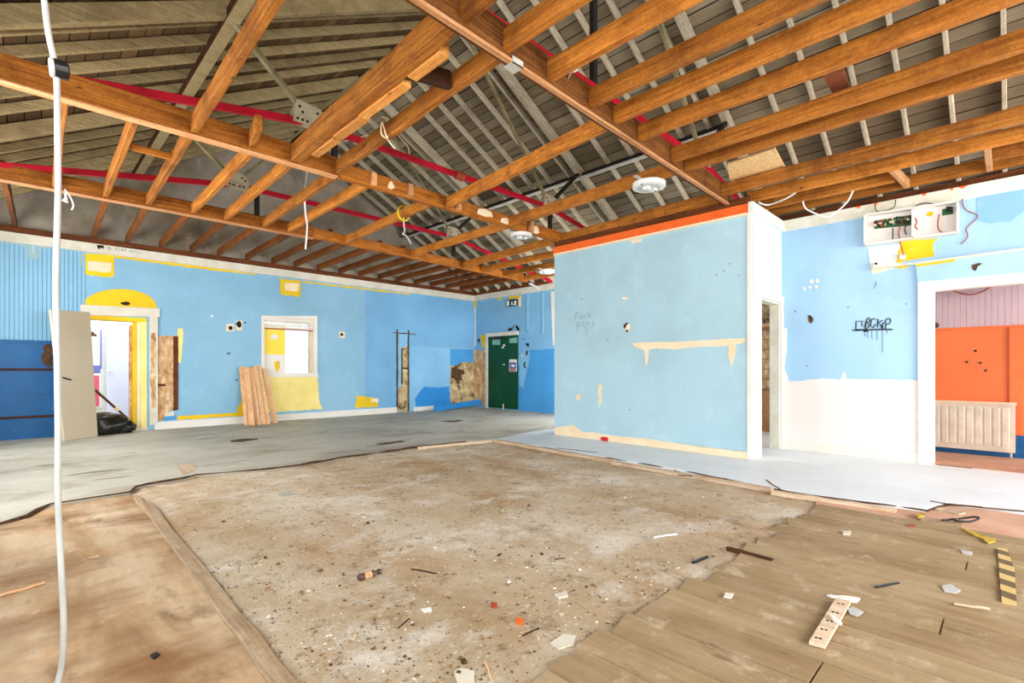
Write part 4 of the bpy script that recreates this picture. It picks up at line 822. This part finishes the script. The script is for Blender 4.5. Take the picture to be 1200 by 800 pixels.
# hanging cable with junction box
def smooth(P, n=6):
    out = []
    P = [Vector(p) for p in P]
    for i in range(len(P)-1):
        p0, p1, p2, p3 = P[max(i-1, 0)], P[i], P[i+1], P[min(i+2, len(P)-1)]
        for k in range(n):
            t = k/n; out.append(.5*((2*p1)+(-p0+p2)*t+(2*p0-5*p1+4*p2-p3)*t*t+(-p0+3*p1-3*p2+p3)*t**3))
    return out+[P[-1]]
def atD(px, py, d):
    r = ray(px, py); return Vector((r.x*d, r.y*d, EYE+r.z*d))
dd = 1.62
hc = thing('hanging_cable', atD(66, 78, dd), 'long white cable hanging at the left front with a round junction box', 'cable')
top = Vector((atD(50, -60, dd).x+.0, 2.265, 3.14))
obj('cable', MB().tube(smooth([top, atD(50, -40, dd), atD(53, 8, dd), atD(57, 40, dd), atD(63, 68, dd), atD(66.5, 92, dd), atD(67.5, 150, dd), atD(68, 230, dd), atD(65.5, 330, dd), atD(67, 420, dd), atD(68, 500, dd), atD(68, 580, dd), atD(71, 650, dd), atD(74.5, 720, dd), atD(74, 760, dd), atD(70, 790, dd), atD(62, 812, dd-.01), Vector((atD(45, 825, dd).x, atD(45, 825, dd).y, -.004)), Vector((-.3, 1.9, -.006))]), .0088, 10), 'cablewhite', hc, smooth=True)
jc = atD(65, 80, dd-.005); ax = (Vector((0, 0, EYE+.0)) - jc); ax = Vector((-.97, .0, -.1)).normalized()
obj('junction_box', MB().lathe(jc+ax*-.022, ax, [(.018, -.012), (.028, -.008), (.03, .02), (.029, .026)], 24), 'blackplastic', hc, 'dark body'); obj('cover', MB().lathe(jc+ax*.004, ax, [(.029, 0), (.03, .006), (.026, .011), (.01, .012)], 24), 'cablewhite', hc, 'white cover')
def wire(name, P, r, mat, label, cat='wire'): return obj(name, MB().tube(smooth(P), r, 6), mat, None, label, cat)
wire('hanging_string', [Vector((*atZ(360, 200, JB).xy, JB+.005)), *[atD(x, y, 6.15) for x, y in ((359.5, 205), (357, 225), (358, 250), (360, 265), (358, 292))]], .01, 'pvc', 'white string hanging from the nearer binder left of the middle')
wire('hanging_wire', [*[atD(x, y, 5.4) for x, y in ((76, 222), (82, 230), (86, 240), (84, 246))]], .008, 'pvc', 'short curled white wire hanging beside the hanging cable')
obj('cable_clip', MB().tube([atD(77, 226, 5.4), atD(77, 234, 5.4)], .01).lathe(atD(76, 236, 5.4), (.3, 0, 1), [(.03, 0), (.02, .02), (.01, .05)], 8), 'pvc', None, 'small white plastic clip hanging beside the hanging cable', 'clip')
cr = atZ(451, 158, JB); 
wire('knotted_string', [cr+Vector((a, b, c)) for a, b, c in ((-.034, 0, .145), (.034, 0, .145), (.034, .01, -.004), (-.034, .0, -.004), (-.034, -.01, .1), (0, -.02, -.012), (.06, .03, -.03), (.14, .06, -.06))], .006, 'creamwall', 'cream string knotted round the joist at top centre', 'string')
cr = atZ(473, 255, JB)
wire('yellow_ring', [cr+Vector((.09*math.cos(a), .0, .06+.1*math.sin(a))) for a in [2*math.pi*k/12 for k in range(13)]], .014, 'yellow', 'yellow ring hung round the skewed joist', 'ring')
wire('dangling_clip', [cr+Vector(p) for p in ((.0, .0, .01), (.02, .02, -.1), (.03, .02, -.18), (.0, .02, -.22), (.06, .02, -.24), (.14, .03, -.33))], .01, 'pvcgrey', 'pale wire with a clip dangling below the yellow ring')
wire('loop_wire', [atD(x, y, 6.0) for x, y in ((350, 178), (380, 172), (405, 165), (425, 160), (432, 158))], .007, 'creamwall', 'thin pale wire looping across the joists at upper middle')
wire('loop_wire', [atD(x, y, 5.6) for x, y in ((464, 155), (472, 165), (478, 172), (480, 180))], .007, 'creamwall', 'thin pale wire end curling below the knotted string')
wire('sagging_cable', [W('N', 884, 240, .05)+Vector((0, 0, .02)), atZ(900, 240, 3.13), atZ(920, 233, 3.14), atZ(932, 226, 3.165)], .009, 'pvc', 'white cable sagging below the joists beside the partition corner', 'cable')
wire('sagging_cable', [(6.93, 1.82, JB+.02), (6.93, 1.79, 3.08), (6.95, 1.68, 2.99), (6.98, 1.58, 2.94), (6.98, 1.48, 2.97), (6.96, 1.36, 3.06), (6.93, 1.29, JB+.02)], .009, 'pvc', 'white cable looping above the cornice left of the open circuit box', 'cable')
wire('sagging_cable', [(6.26, 4.35, JB+.02), (6.26, 4.34, JB-.06), (6.25, 4.35, JB-.14), (6.2, 4.33, JB-.3)], .006, 'pvc', 'thin white wire dangling before the orange strip', 'cable')
wire('sagging_cable', [(6.33, 5.25, JB+.02), (6.31, 5.24, JB-.05), (6.3, 5.24, JB-.12), (6.28, 5.22, JB-.2)], .012, 'pvc', 'short thick white wire end at the left end of the orange strip', 'cable')
wire('red_wire', [W('R', *p, .012) for p in ((1130, 222), (1128, 238), (1132, 246), (1143, 251), (1145, 255), (1135, 265), (1132, 269), (1134, 275), (1132, 281), (1126, 286))], .005, 'brick', 'thin dark red wire hanging on the right wall beside the circuit box')
wire('black_wire', [W('R', *p, .09) for p in ((1027, 241), (1028, 248), (1033, 250), (1045, 247), (1050, 243), (1051, 236))], .005, 'black', 'thin black wire looping over the cornice above the circuit box')
wire('loop_wire', [W('R', *p, .06) for p in ((1073, 243), (1082, 239.5), (1092, 240), (1100, 243))], .005, 'black', 'thin black wire arching above the middle of the circuit box')
# open circuit box on the right wall
P = lambda x, y, o: W('R', x, y, o)
eb = thing('circuit_box', P(1068, 283, .02), 'open white alarm circuit box with bare green boards high on the right wall', 'circuit box')
T = .12
cor = [(1015.5, 254), (1123, 238.5), (1123, 274), (1015.5, 288)]
obj('back_plate', MB().prism([P(*c, .001) for c in cor], (-.012, 0, 0)), 'whitewall', eb)
def side(a, b, th=.018):
    pa, pb = P(*a, .0), P(*b, .0); d = (pb-pa).normalized(); nn = Vector((1, 0, 0)).cross(d)*th/2
    return MB().prism([pa-nn, pb-nn, pb+nn, pa+nn], (-T, 0, 0))
for a, b in zip(cor, cor[1:]+cor[:1]): obj('side_panel', side(a, b), 'white', eb)
obj('divider', side((1071, 246), (1071, 281)), 'white', eb)
bd = obj('circuit_board', MB().prism([P(*c, .012) for c in ((1025, 259), (1070, 252), (1070, 264), (1025, 268.5))], (-.012, 0, 0)), 'pcb', eb, 'green circuit board')
for i in range(64):
    x, y = random.uniform(1026, 1068), 0; y = 259-(x-1025)*.155+random.uniform(.8, 8.5); s = random.uniform(.35, 1.4)
    obj('component', MB().prism([P(*c, .022) for c in rect(x-s, y-s*.8, x+s, y+s*.8)], (-random.uniform(.012, .05), 0, 0)), random.choice(['blackplastic', 'blackplastic', 'black', 'pvc', 'creamwall', 'pcb', 'brick']), bd)
obj('circuit_board', MB().prism([P(*c, .012) for c in ((1104.5, 246), (1117, 242.5), (1117, 251), (1104.5, 253))], (-.012, 0, 0)), 'pcb', eb, 'small green circuit board')
obj('relay', MB().prism([P(*c, .022) for c in rect(1109.5, 243.5, 1116, 249)], (-.05, 0, 0)), 'blackplastic', eb, 'black relay block')
obj('warning_label', MB().prism([P(*c, .012) for c in ((1085, 251), (1089, 248), (1094, 248.5), (1093, 253), (1087, 254))], (-.003, 0, 0)), 'yellow', eb, 'yellow label')
for P0, m in (([(1101, 252), (1099.5, 262), (1100.5, 270), (1105, 273)], 'brick'), ([(1073, 256), (1075, 262), (1073, 266), (1076, 270)], 'brick'), ([(1047, 268), (1047, 281)], 'black'), ([(1058, 262), (1054, 272), (1056, 286), (1060, 300)], 'brick'), ([(1066, 262), (1061, 268), (1063, 276)], 'black'), ([(1076, 254), (1079, 258), (1076, 262), (1078, 268)], 'pvc')):
    obj('wire', MB().tube(smooth([P(*c, .05) for c in P0], 5), .006, 6), m, eb)
for (x, y), lab in (((1027.5, 311.5), 'white plastic cable box at the left end of the ledge below the circuit box'), ((1058, 301), 'small white switch box on the yellow patch below the circuit box')):
    t = thing('socket_box', P(x, y+3, .02), lab, 'socket box'); obj('box', MB().prism([P(*c, -.001) for c in rect(x-3.2, y-3, x+3.2, y+3.4)], (-.05, 0, 0)), 'pvc', t); obj('opening', MB().prism([P(*c, .048) for c in rect(x-1.6, y-3.2, x+1.6, y-.8)], (-.006, 0, 0)), 'hole' if x < 1040 else 'pvcgrey', t)
# bracket on the joist
q = atZ(1089, 212, JB+.05); obj('joist_bracket', MB().box((q.x-.02, q.y-.05, q.z-.03), (q.x+.01, q.y+.05, q.z+.09)).box((q.x-.03, q.y-.02, q.z), (q.x+.01, q.y+.02, q.z+.05)), 'blackplastic', None, 'small dark metal bracket on the last joist above the cornice', 'bracket')
# ================================================================ LEANING AND LYING THINGS
def lean(p, q, tl, ty_, H):
    """far top point on the pixel ray tl at distance H from the foot p"""
    r = ray(*tl); r0 = Vector((0, 0, EYE)); oc = r0-p; a = r.dot(r); b = 2*r.dot(oc); c = oc.dot(oc)-H*H; disc = b*b-4*a*c
    k = (-b+math.sqrt(max(disc, 0)))/(2*a); return r0+r*k
f1, f2 = atZ(73, 517, .0), atZ(112, 511.5, .0)
t1 = lean(f1, f2, (57, 363), None, 1.98); t1.y = min(t1.y, YL-.08); r = ray(57, 363); t1 = atY(57, 363, min(t1.y, YL-.09)); _n = (f2-f1).cross(t1-f1); _r = ray(103, 366); _k = _n.dot(f1-Vector((0, 0, EYE)))/_n.dot(_r); t2 = Vector((0, 0, EYE))+_r*_k
ld = thing('loose_door', (f1+f2)/2, 'loose beige flush door leaning against the far blue wall beside the arched doorway', 'door')
mbd = MB().slab([f1, f2, t2, t1], .04); obj('leaf', mbd, 'beigedoor', ld)
nv = (f2-f1).cross(t1-f1).normalized()
if nv.y > 0: nv = -nv
def ond(u, v, o=0.0): return f1.lerp(f2, u).lerp(t1.lerp(t2, u), v)+nv*o
obj('lever_handle', MB().tube([ond(.12, .48, 0), ond(.12, .48, .05), ond(.32, .46, .05)], .012), 'black', ld); obj('lock_plate', MB().slab([ond(.06, .42, .004), ond(.16, .42, .004), ond(.16, .54, .004), ond(.06, .54, .004)], .004), 'pvcgrey', ld)
for v in (.12, .52, .88): obj('hinge', MB().slab([ond(.96, v, .002), ond(1.0, v, .002), ond(1.0, v+.05, .002), ond(.96, v+.05, .002)], .006), 'black', ld)
obj('broken_corner', MB().slab([ond(.62, .965, .003), ond(.86, .955, .003), ond(.88, .985, .003), ond(.65, .99, .003)], .004), 'holeb', ld)
# planks under the window
pk = [((287.5,497.8),(291,498),(281,430),(287,429)), ((291.5,498),(298.5,498),(286,430),(292,430)), ((299,497.5),(306,497.5),(292,431),(297.5,431)), ((306.5,497.3),(311,497),(296.5,429),(301,429)), ((311,497),(317,496.8),(301,428.5),(306,428.5)), ((318,495.8),(325,495.5),(308,432),(313,432))]
pn = ['leftmost', 'second', 'third', 'fourth', 'fifth', 'rightmost']
for n, (a, b, c, d) in enumerate(pk):
    yo = YL-.045-.026*(n % 2)
    A, B_, c_, d_ = atZ(*a), atZ(*b), atY(*c, yo), atY(*d, yo)
    if n % 2: A = A+Vector((-.0, -.03, 0)); B_ = B_+Vector((0, -.03, 0))
    th = .022 if (B_-A).cross(c_-A).y < 0 else -.022
    obj('timber_plank', MB().slab([A, B_, d_, c_], th), 'palewood', None, f'pale sawn plank leaning under the window, {pn[n]} of the six' if n else 'pale sawn plank leaning under the window, leftmost of the six', 'plank', 'planks leaning under the window')
# fallen blue skirting in the corner
a, b = atZ(508, 482.2, 0), atZ(563, 471.8, .06)
fs = [atZ(508, 482.2, 0.0), atZ(563.5, 475.6, .0), atZ(563.5, 475.6, .0), atZ(508, 482.2, 0)]
k = ray(563.5, 474); A0 = atZ(508, 482.2); A1 = Vector((XB-.08, YL-1.0, .0)); 
A1 = atX(563, 473.5, XB-.06); A1t = atX(563, 467.5, XB-.06); A0t = A0+Vector((0, 0, .13)); 
obj('fallen_skirting', MB().slab([A0, A1, A1t, A0t], .025), 'bluebright', None, 'long bright blue board fallen across the corner left of the green door', 'board')
# rubbish bag and broom in the doorway
def blob(c, rx, ry, rz, seed, name, mat, parent=None, label=None, cat=None, amp=.22):
    bm = bmesh.new(); bmesh.ops.create_icosphere(bm, subdivisions=4, radius=1); rnd = random.Random(seed)
    dirs = [(Vector((rnd.uniform(-1, 1), rnd.uniform(-1, 1), rnd.uniform(-1, 1))).normalized(), rnd.uniform(3, 9), rnd.uniform(0, 6)) for _ in range(9)]
    mb = MB()
    for v in bm.verts:
        f = 1+amp*sum(math.sin(v.co.dot(d)*k+p) for d, k, p in dirs)/4
        z = v.co.z*f*rz; mb.v.append(Vector((c[0]+v.co.x*f*rx, c[1]+v.co.y*f*ry, max(c[2], c[2]+z+rz*.72))))
    mb.f = [tuple(v.index for v in f.verts) for f in bm.faces]; bm.free()
    return obj(name, mb, mat, parent, label, cat, smooth=True)
rb1 = thing('rubbish_bag', atZ(125, 505), 'heap of black rubbish bag at the foot of the arched doorway', 'bag')
cb = atZ(124, 508.5, .0); cb2 = atZ(144, 507, 0)
M['bag'] = plain('black bin bag', '17160f', .35, .5); M['dirtrag'] = paint('dirty rag', '5a4e38', '2a251b', .9, 12, .4, 0, False)
blob(cb, .28, .2, .2, 3, 'bag_body', 'bag', rb1); blob(cb2, .18, .16, .13, 5, 'bag_body', 'bag', rb1); blob(cb+Vector((-.03, .05, .2)), .24, .15, .09, 8, 'dirty_top', 'dirtrag', rb1, 'brown dirty top')
bp = [(107, 453), (161, 501.5)]
e1, e0 = atD(107, 453, 13.2), atZ(161, 500.5, .01)
e1 = atY(107, 453, YL-.1); 
br = thing('broom', e0, 'old broom leaning across the doorway behind the black bag', 'broom')
obj('handle', MB().tube([e0.lerp(e1, k/5) for k in range(6)], .02, 8), wood('worn handle', ['3a1e12', '5f3424', '7a4a36', '9a6a50'], 'Z'), br); obj('tape_band', MB().tube([e0.lerp(e1, .45), e0.lerp(e1, .52)], .032, 8), 'creamwall', br); obj('head', MB().beam(e0+Vector((-.12, .0, .0)), e0+Vector((.16, .0, .0)), .06, .05, 2, 0), 'darkwood', br)
# small items against the partition and far wall
t = thing('red_tub', atZ(709, 515.5), 'small scarlet plastic piece on the floor before the pale blue partition', 'plastic piece')
c = atZ(709.5, 516.8); obj('body', MB().tube([c+Vector((0, -.06, .035)), c+Vector((0, -.045, .035)), c+Vector((0, .05, .035)), c+Vector((0, .06, .035))], [.028, .035, .035, .026], 12), 'scarlet', t); obj('cap', MB().tube([c+Vector((0, .06, .035)), c+Vector((0, .085, .035))], .02, 10), 'scarlet', t)
c = atZ(686, 510.5); t = thing('rusty_scrap', c, 'rust red crumpled scrap on the floor at the far end of the partition', 'scrap')
blob(c, .07, .05, .04, 12, 'lump', 'brick', t, amp=.5); obj('bent_wire', MB().tube(smooth([c+Vector((0, .02, .05)), c+Vector((0, .08, .1)), c+Vector((0, .1, .13)), c+Vector((0, .06, .14))]), .006, 6), 'brick', t)
c = atZ(387, 487.3); obj('red_plastic', MB().beam(c+Vector((-.1, 0, 0)), c+Vector((.1, 0, 0)), .06, .05, 2, .002), 'scarlet', None, 'small red plastic strip on the floor below the window side of the far wall', 'plastic piece')
# ================================================================ FLOOR DEBRIS
def strip(name, a, b, w, h, mat, label, cat, z=GZ, seg=6, jit=.004): return obj(name, MB().beam(Vector((*atZ(*a).xy, z)), Vector((*atZ(*b).xy, z)), w, h, seg, jit), mat, None, label, cat)
M['batten'] = wood('floor batten', ['84664a', 'af926f', 'c6ae8e', 'd8c6ac'], 'Y', knots=False)
M['edging'] = wood('timber edging', ['a58363', 'c9ab8c', 'dcc7ae', 'ece0d0'], 'Y', knots=False)
strip('floor_batten', (171, 588), (340, 806), .075, .028, 'batten', 'narrow wooden batten along the right edge of the stained hardboard', 'batten', seg=14, jit=.006)
strip('floor_batten', (160, 580), (200, 628), .05, .02, 'batten', 'short splintered batten at the far left corner of the dug-out floor', 'batten')
strip('edging_timber', (581, 516), (720, 540), .07, .045, 'edging', 'far length of pale timber edging before the partition', 'timber edging')
strip('edging_timber', (718, 541), (905, 573), .07, .04, 'edging', 'middle length of timber edging before the partition corner', 'timber edging', seg=8)
strip('edging_timber', (905, 575), (1050, 597), .08, .035, 'edging', 'near length of timber edging before the white skirting', 'timber edging')
strip('edging_timber', (925, 573), (1012, 586), .05, .025, 'batten', 'thin split lath lying beside the near timber edging', 'timber edging')
strip('edging_timber', (1080, 606), (1128, 614), .09, .03, 'batten', 'broken timber end beside the black coil at right', 'timber edging')
strip('edging_timber', (1100, 594), (1128, 600), .1, .025, 'edging', 'short splintered timber lying on the pinkish screed', 'timber edging')
strip('edging_timber', (490, 524), (578, 515.5), .05, .035, 'edging', 'pale torn strip at the far edge of the grey floor sheet', 'timber edging')
for a, b, lab in (((790, 551), (806, 556), 'short'), ((795, 556.5), (852, 561), 'long'), ((652, 525), (700, 530), 'far'), ((898, 562), (915, 574), 'corner'), ((1090, 587), (1118, 592), 'near left'), ((1120, 592), (1200, 599), 'near right')):
    obj('floor_crack', MB().tube(jitline([Vector((*atZ(*a).xy, .0)), Vector((*atZ(*b).xy, .0))], .01, .08), .006, 5), 'holeb', fp)
# perforated board, hazard strip etc.
pbz = -.012
def flat(name, pts, h, mat, label, cat, z=GZ, jit=0, step=8): 
    pts = ragged(pts, jit, step) if jit else pts
    return obj(name, MB().prism([Vector((*atZ(x, y).xy, z)) for x, y in pts], (0, 0, h)), mat, None, label, cat)
zp = -.0135
pb = thing('perforated_board', Vector((*atZ(972, 726).xy, zp)), 'small pale board with nail holes lying on the planks at right front', 'board')
pq = [(979, 701), (997, 704), (967, 756), (948, 751)]
obj('plate', MB().prism([Vector((*atZ(x, y).xy, zp)) for x, y in pq], (0, 0, .014)), 'edging', pb)
for k in range(5):
    for s in (.35, .7):
        x, y = 981-k*6.6+s*14-3, 706+k*10+s*3; c = Vector((*atZ(x, y).xy, zp+.013)); obj('nail_hole', MB().lathe(c, (0, 0, 1), [(.006, 0), (.006, .0022)], 8), 'hole', pb)
flat('white_splinter', [(972, 722), (977, 723), (987, 732), (985, 733), (976, 727)], .01, 'paper', 'white splinter lying on the pale perforated board', 'splinter', zp+.0145)
hz = flat('hazard_strip', [(1169, 640), (1180, 641), (1189, 665), (1191.5, 706), (1174, 703), (1171, 670)], .006, 'tape', 'curved strip of faded yellow and brown hazard tape at the right edge', 'tape', zp, .3)
M['dullyellow'] = paint('dirty yellow plastic', 'd6b23a', '8f7435', .7, 30, .2, 0, False)
flat('yellow_rag', [(1128, 617), (1150, 624), (1157, 628), (1167, 629.5), (1166.5, 633), (1158, 635), (1152, 629.5), (1132, 621)], .008, 'dullyellow', 'torn yellow strip next to the hazard tape', 'strip', zp, .6, 4)
flat('yellow_scrap', [(1077, 601), (1084, 603), (1084, 605), (1076, 607), (1073, 605)], .012, 'dullyellow', 'pale yellow scrap on the timber edging at right', 'scrap', -.004, .5, 3)
cc = Vector((*atZ(1132, 612).xy, .004)); wire('coiled_wire', [cc+Vector((.085*math.cos(a)*.7071-.035*math.sin(a)*.7071, -.085*math.cos(a)*.7071-.035*math.sin(a)*.7071, .012+.02*max(0, math.cos(a)))) for a in [k*.5-1.8 for k in range(13)]]+[cc+Vector((-.05, .09, .008)), cc+Vector((-.09, .12, .006))], .0075, 'black', 'black wire loop lying at the end of the timber edging', 'wire loop')
bt = thing('bottle', Vector((*atZ(432, 672).xy, GZ)), 'small dark brown bottle with a dirty label lying on the screed at front', 'bottle')
a, b = Vector((*atZ(420, 674.5).xy, GZ+.019)), Vector((*atZ(446, 666.5).xy, GZ+.019)); M['bottlebrown'] = paint('dirty brown glass', '4a3028', '6f5548', .35, 20, .1, 0, False)
obj('body', MB().tube([a.lerp(b, t) for t in (0, .04, .66, .78, .84)], [.014, .018, .018, .011, .009], 16), 'bottlebrown', bt, smooth=True); obj('cap', MB().tube([a.lerp(b, t) for t in (.84, .85, .98, 1.0)], [.009, .0125, .0125, .009], 14), 'blackplastic', bt); obj('label', MB().tube([a.lerp(b, t) for t in (.25, .55)], .0186, 16), 'scarred', bt)
for a, b, w, m, lab in (((482, 661), (511, 666), .008, 'darkwood', 'thin dark twig right of the small brown bottle'), ((812, 657.5), (829, 651), .018, 'blackplastic', 'short black stick in front of the dark ridge of planks'), ((1027, 685.5), (1053, 680.5), .011, 'blackplastic', 'thin dark red black stick on the planks at right'), ((852, 639), (905, 653), .03, 'darkwood', 'splintered dark lath at the far edge of the planks'), ((568, 766), (577, 788), .006, 'palewood', 'pale thin splinter near the bottom centre'), ((466, 728), (480, 717), .005, 'darkwood', 'short dark twig left of the bottom centre'), ((-4, 696), (52, 680), .014, 'palewood', 'pale broken lath at the left edge of the hardboard'), ((766, 625), (793, 621), .012, 'pvc', 'thin white stick on the screed right of centre'), ((650, 650), (662, 648), .006, 'darkwood', 'tiny dark stick on the screed near the centre'), ((307, 741), (322, 770), .012, 'palewood', 'pale splinter beside the near end of the batten'), ((612, 737), (632, 728), .006, 'darkwood', 'thin brown twig left of the white paper scrap'), ((1118, 705), (1160, 711), .012, 'edging', 'thin pale lath at the front end of the hazard tape')):
    z0 = -.0155 if a[0] < 200 else (zp if a[0] > 700 and a[1] > 645 and a[0] != 766 else GZ); strip('wood_stick' if m != 'pvc' else 'white_stick', a, b, w, w*.8, m, lab, 'stick', z0, 4, .002)
for pts, m, h, lab, z in (([(540, 775), (556, 778), (556, 792), (548, 796), (536, 790), (532, 778)], 'dirtywhite', .006, 'crumpled pink and white wrapper at the bottom centre', GZ), ([(650, 690), (664, 687), (666, 692), (655, 694.5)], 'dirtywhite', .008, 'small white and pink paper scrap near the centre front', GZ), ([(645, 745), (660, 735), (675, 737), (672, 747), (655, 752)], 'dirtywhite', .004, 'flat white plaster piece near the bottom centre', GZ), ([(327, 573), (342, 573.5), (347, 577), (335, 579.5), (326, 577)], 'vinyl', .01, 'flat grey slate chip near the torn floor sheet', GZ), ([(1125, 642), (1140, 645), (1139, 648), (1128, 646)], 'pvcgrey', .005, 'grey flake on the planks left of the hazard tape', zp), ([(1103, 684), (1115, 682), (1126, 689), (1120, 692), (1107, 690)], 'pvcgrey', .005, 'flat grey stone on the planks at right front', zp), ([(993, 710), (1000, 708), (1012, 714), (1005, 719), (996, 716)], 'pvcgrey', .004, 'grey paper flake beside the perforated board', zp), ([(996, 697), (1008, 699), (1004, 703), (985, 700), (969, 695), (990, 696)], 'paper', .008, 'white torn flake at the top of the perforated board', zp), ([(176, 764), (184, 760), (187, 763), (180, 768)], 'blackplastic', .006, 'small black chip on the hardboard at bottom left', -.0155), ([(493, 706), (505, 704), (506, 708), (497, 710)], 'paper', .004, 'round white flake on the screed', GZ), ([(987, 621), (997, 621), (996, 625), (988, 624)], 'dirtywhite', .01, 'white crumb on the planks near the timber edging', zp), ([(1065, 612.5), (1073, 613), (1072, 615), (1065, 614.5)], 'brick', .008, 'tiny red chip on the planks at right', zp), ([(850, 692), (860, 693), (857, 698), (848, 697)], 'dirtywhite', .006, 'white flake at the lower right of the planks', zp), ([(207, 546), (222, 543), (232, 545), (228, 552), (214, 556)], 'edging', .003, 'cream torn patch on the grey floor sheet at left', 0.0), ([(576, 700), (583, 702), (581, 706), (575, 704)], 'brick', .012, 'brown crumb of brick near the centre', GZ), ([(605, 718), (613, 720), (611, 725), (605, 723)], 'orangetrim', .012, 'orange crumb on the screed near the centre', GZ), ([(683, 775), (693, 772), (694, 779), (684, 783)], 'palewood', .012, 'pale wood chip at the bottom beside the planks', GZ)):
    flat('debris_scrap', pts, h, m, lab, 'scrap', z, .5, 5)
# grit that nobody could count
mb = MB(); rnd = random.Random(4)
zone = [atZ(*p).xy for p in ((185, 596), (350, 551), (575, 520), (780, 556), (945, 588), (850, 648), (600, 795), (340, 795))]
def inside(p, Q):
    c = False
    for i in range(len(Q)):
        a, b = Q[i], Q[i-1]
        if (a.y > p.y) != (b.y > p.y) and p.x < (b.x-a.x)*(p.y-a.y)/(b.y-a.y)+a.x: c = not c
    return c
heaps = [(atZ(rnd.uniform(190, 850), rnd.uniform(530, 795)).xy, rnd.uniform(.05, .3)) for _ in range(90)]
n = 0
while n < 5200:
    if n % 4: h0, sg_ = rnd.choice(heaps); p = Vector((rnd.gauss(h0.x, sg_), rnd.gauss(h0.y, sg_)))
    else: p = Vector((rnd.uniform(.1, 5.2), rnd.uniform(.5, 6.2)))
    n += 1
    if not inside(p, zone): continue
    s = rnd.choice((.002, .003, .003, .003, .004, .004, .005, .006, .008)) if n % 60 else rnd.uniform(.01, .016)
    ring = [Vector((p.x+s*rnd.uniform(.5, 1.5)*math.cos(k*1.257+.3), p.y+s*rnd.uniform(.5, 1.5)*math.sin(k*1.257+.3), GZ-.001)) for k in range(5)]
    h = s*rnd.uniform(.3, .9)
    mb.hexa(ring, [q.lerp(Vector((p.x, p.y, GZ)), .35)+Vector((0, 0, h)) for q in ring])
obj('grit', mb, 'rubble', None, 'scattered grit and plaster crumbs on the bare screed', 'grit', None, 'stuff')
# ================================================================ LIGHT
w = bpy.data.worlds.new('sky'); bpy.context.scene.world = w; w.use_nodes = True
bg = w.node_tree.nodes['Background']; bg.inputs['Color'].default_value = (.86, .93, 1.0, 1); bg.inputs['Strength'].default_value = 2.2
def daylight(name, loc, rot, sx, sy, power, col=(1.0, .975, .94)):
    l = bpy.data.lights.new(name, 'AREA'); l.shape = 'RECTANGLE'; l.size, l.size_y = sx, sy; l.energy = power; l.color = col
    o = bpy.data.objects.new(name, l); C.objects.link(o); o.location = loc; o.rotation_euler = rot; return o
R90 = math.radians(90)
daylight('added_daylight', (5.25, YS-.02, 1.65), (R90, 0, 0), 3.2, 2.5, 330)  # area lamps added in invented, unseen windows to light the rooms
daylight('added_daylight', (1.4, YS-.02, 1.8), (R90, 0, 0), 2.3, 2.1, 190)
daylight('added_daylight', (8.05, YS-.02, 1.8), (R90, 0, 0), .8, 2.1, 330)
daylight('added_daylight', (XS-.02, 1.75, 1.85), (R90, 0, -R90), 2.4, 2.0, 60)
daylight('added_daylight', (XS-.02, 5.7, 1.85), (R90, 0, -R90), 2.1, 2.0, 115)
daylight('added_daylight', (XS-.02, 8.6, 1.85), (R90, 0, -R90), 1.6, 2.0, 90)
daylight('added_daylight', (XS-.02, -1.9, 1.85), (R90, 0, -R90), 2.1, 2.0, 120)
daylight('added_daylight', (8.0, YP2-.05, 1.7), (R90, 0, 0), 1.3, 1.5, 120)
daylight('added_daylight', (8.0, YP2-.13, 1.7), (R90, 0, R90*2), 1.3, 1.5, 45)  # added fill lamp to brighten the store room
daylight('lobby_fill', ((dl+dr)/2+.2, YL+1.2, 3.0), (0, 0, 0), 2.0, 1.6, 60)  # added overhead lamp to brighten the lobby
# ================================================================ CAMERA
cam = bpy.data.cameras.new('camera'); cam.sensor_fit = 'HORIZONTAL'; cam.sensor_width = 36; cam.lens = F/1200*36; cam.shift_y = (CY-400)/1200
co = bpy.data.objects.new('camera', cam); C.objects.link(co); co.location = (0, 0, EYE); co.rotation_euler = (R90, 0, ANG-R90)
sc = bpy.context.scene; sc.camera = co
vs = sc.view_settings; vs.view_transform = 'Standard'; vs.look = 'None'; vs.gamma = 1; vs.use_curve_mapping = False; vs.exposure = 0.18
sc.cycles.max_bounces = 10; sc.cycles.diffuse_bounces = 6
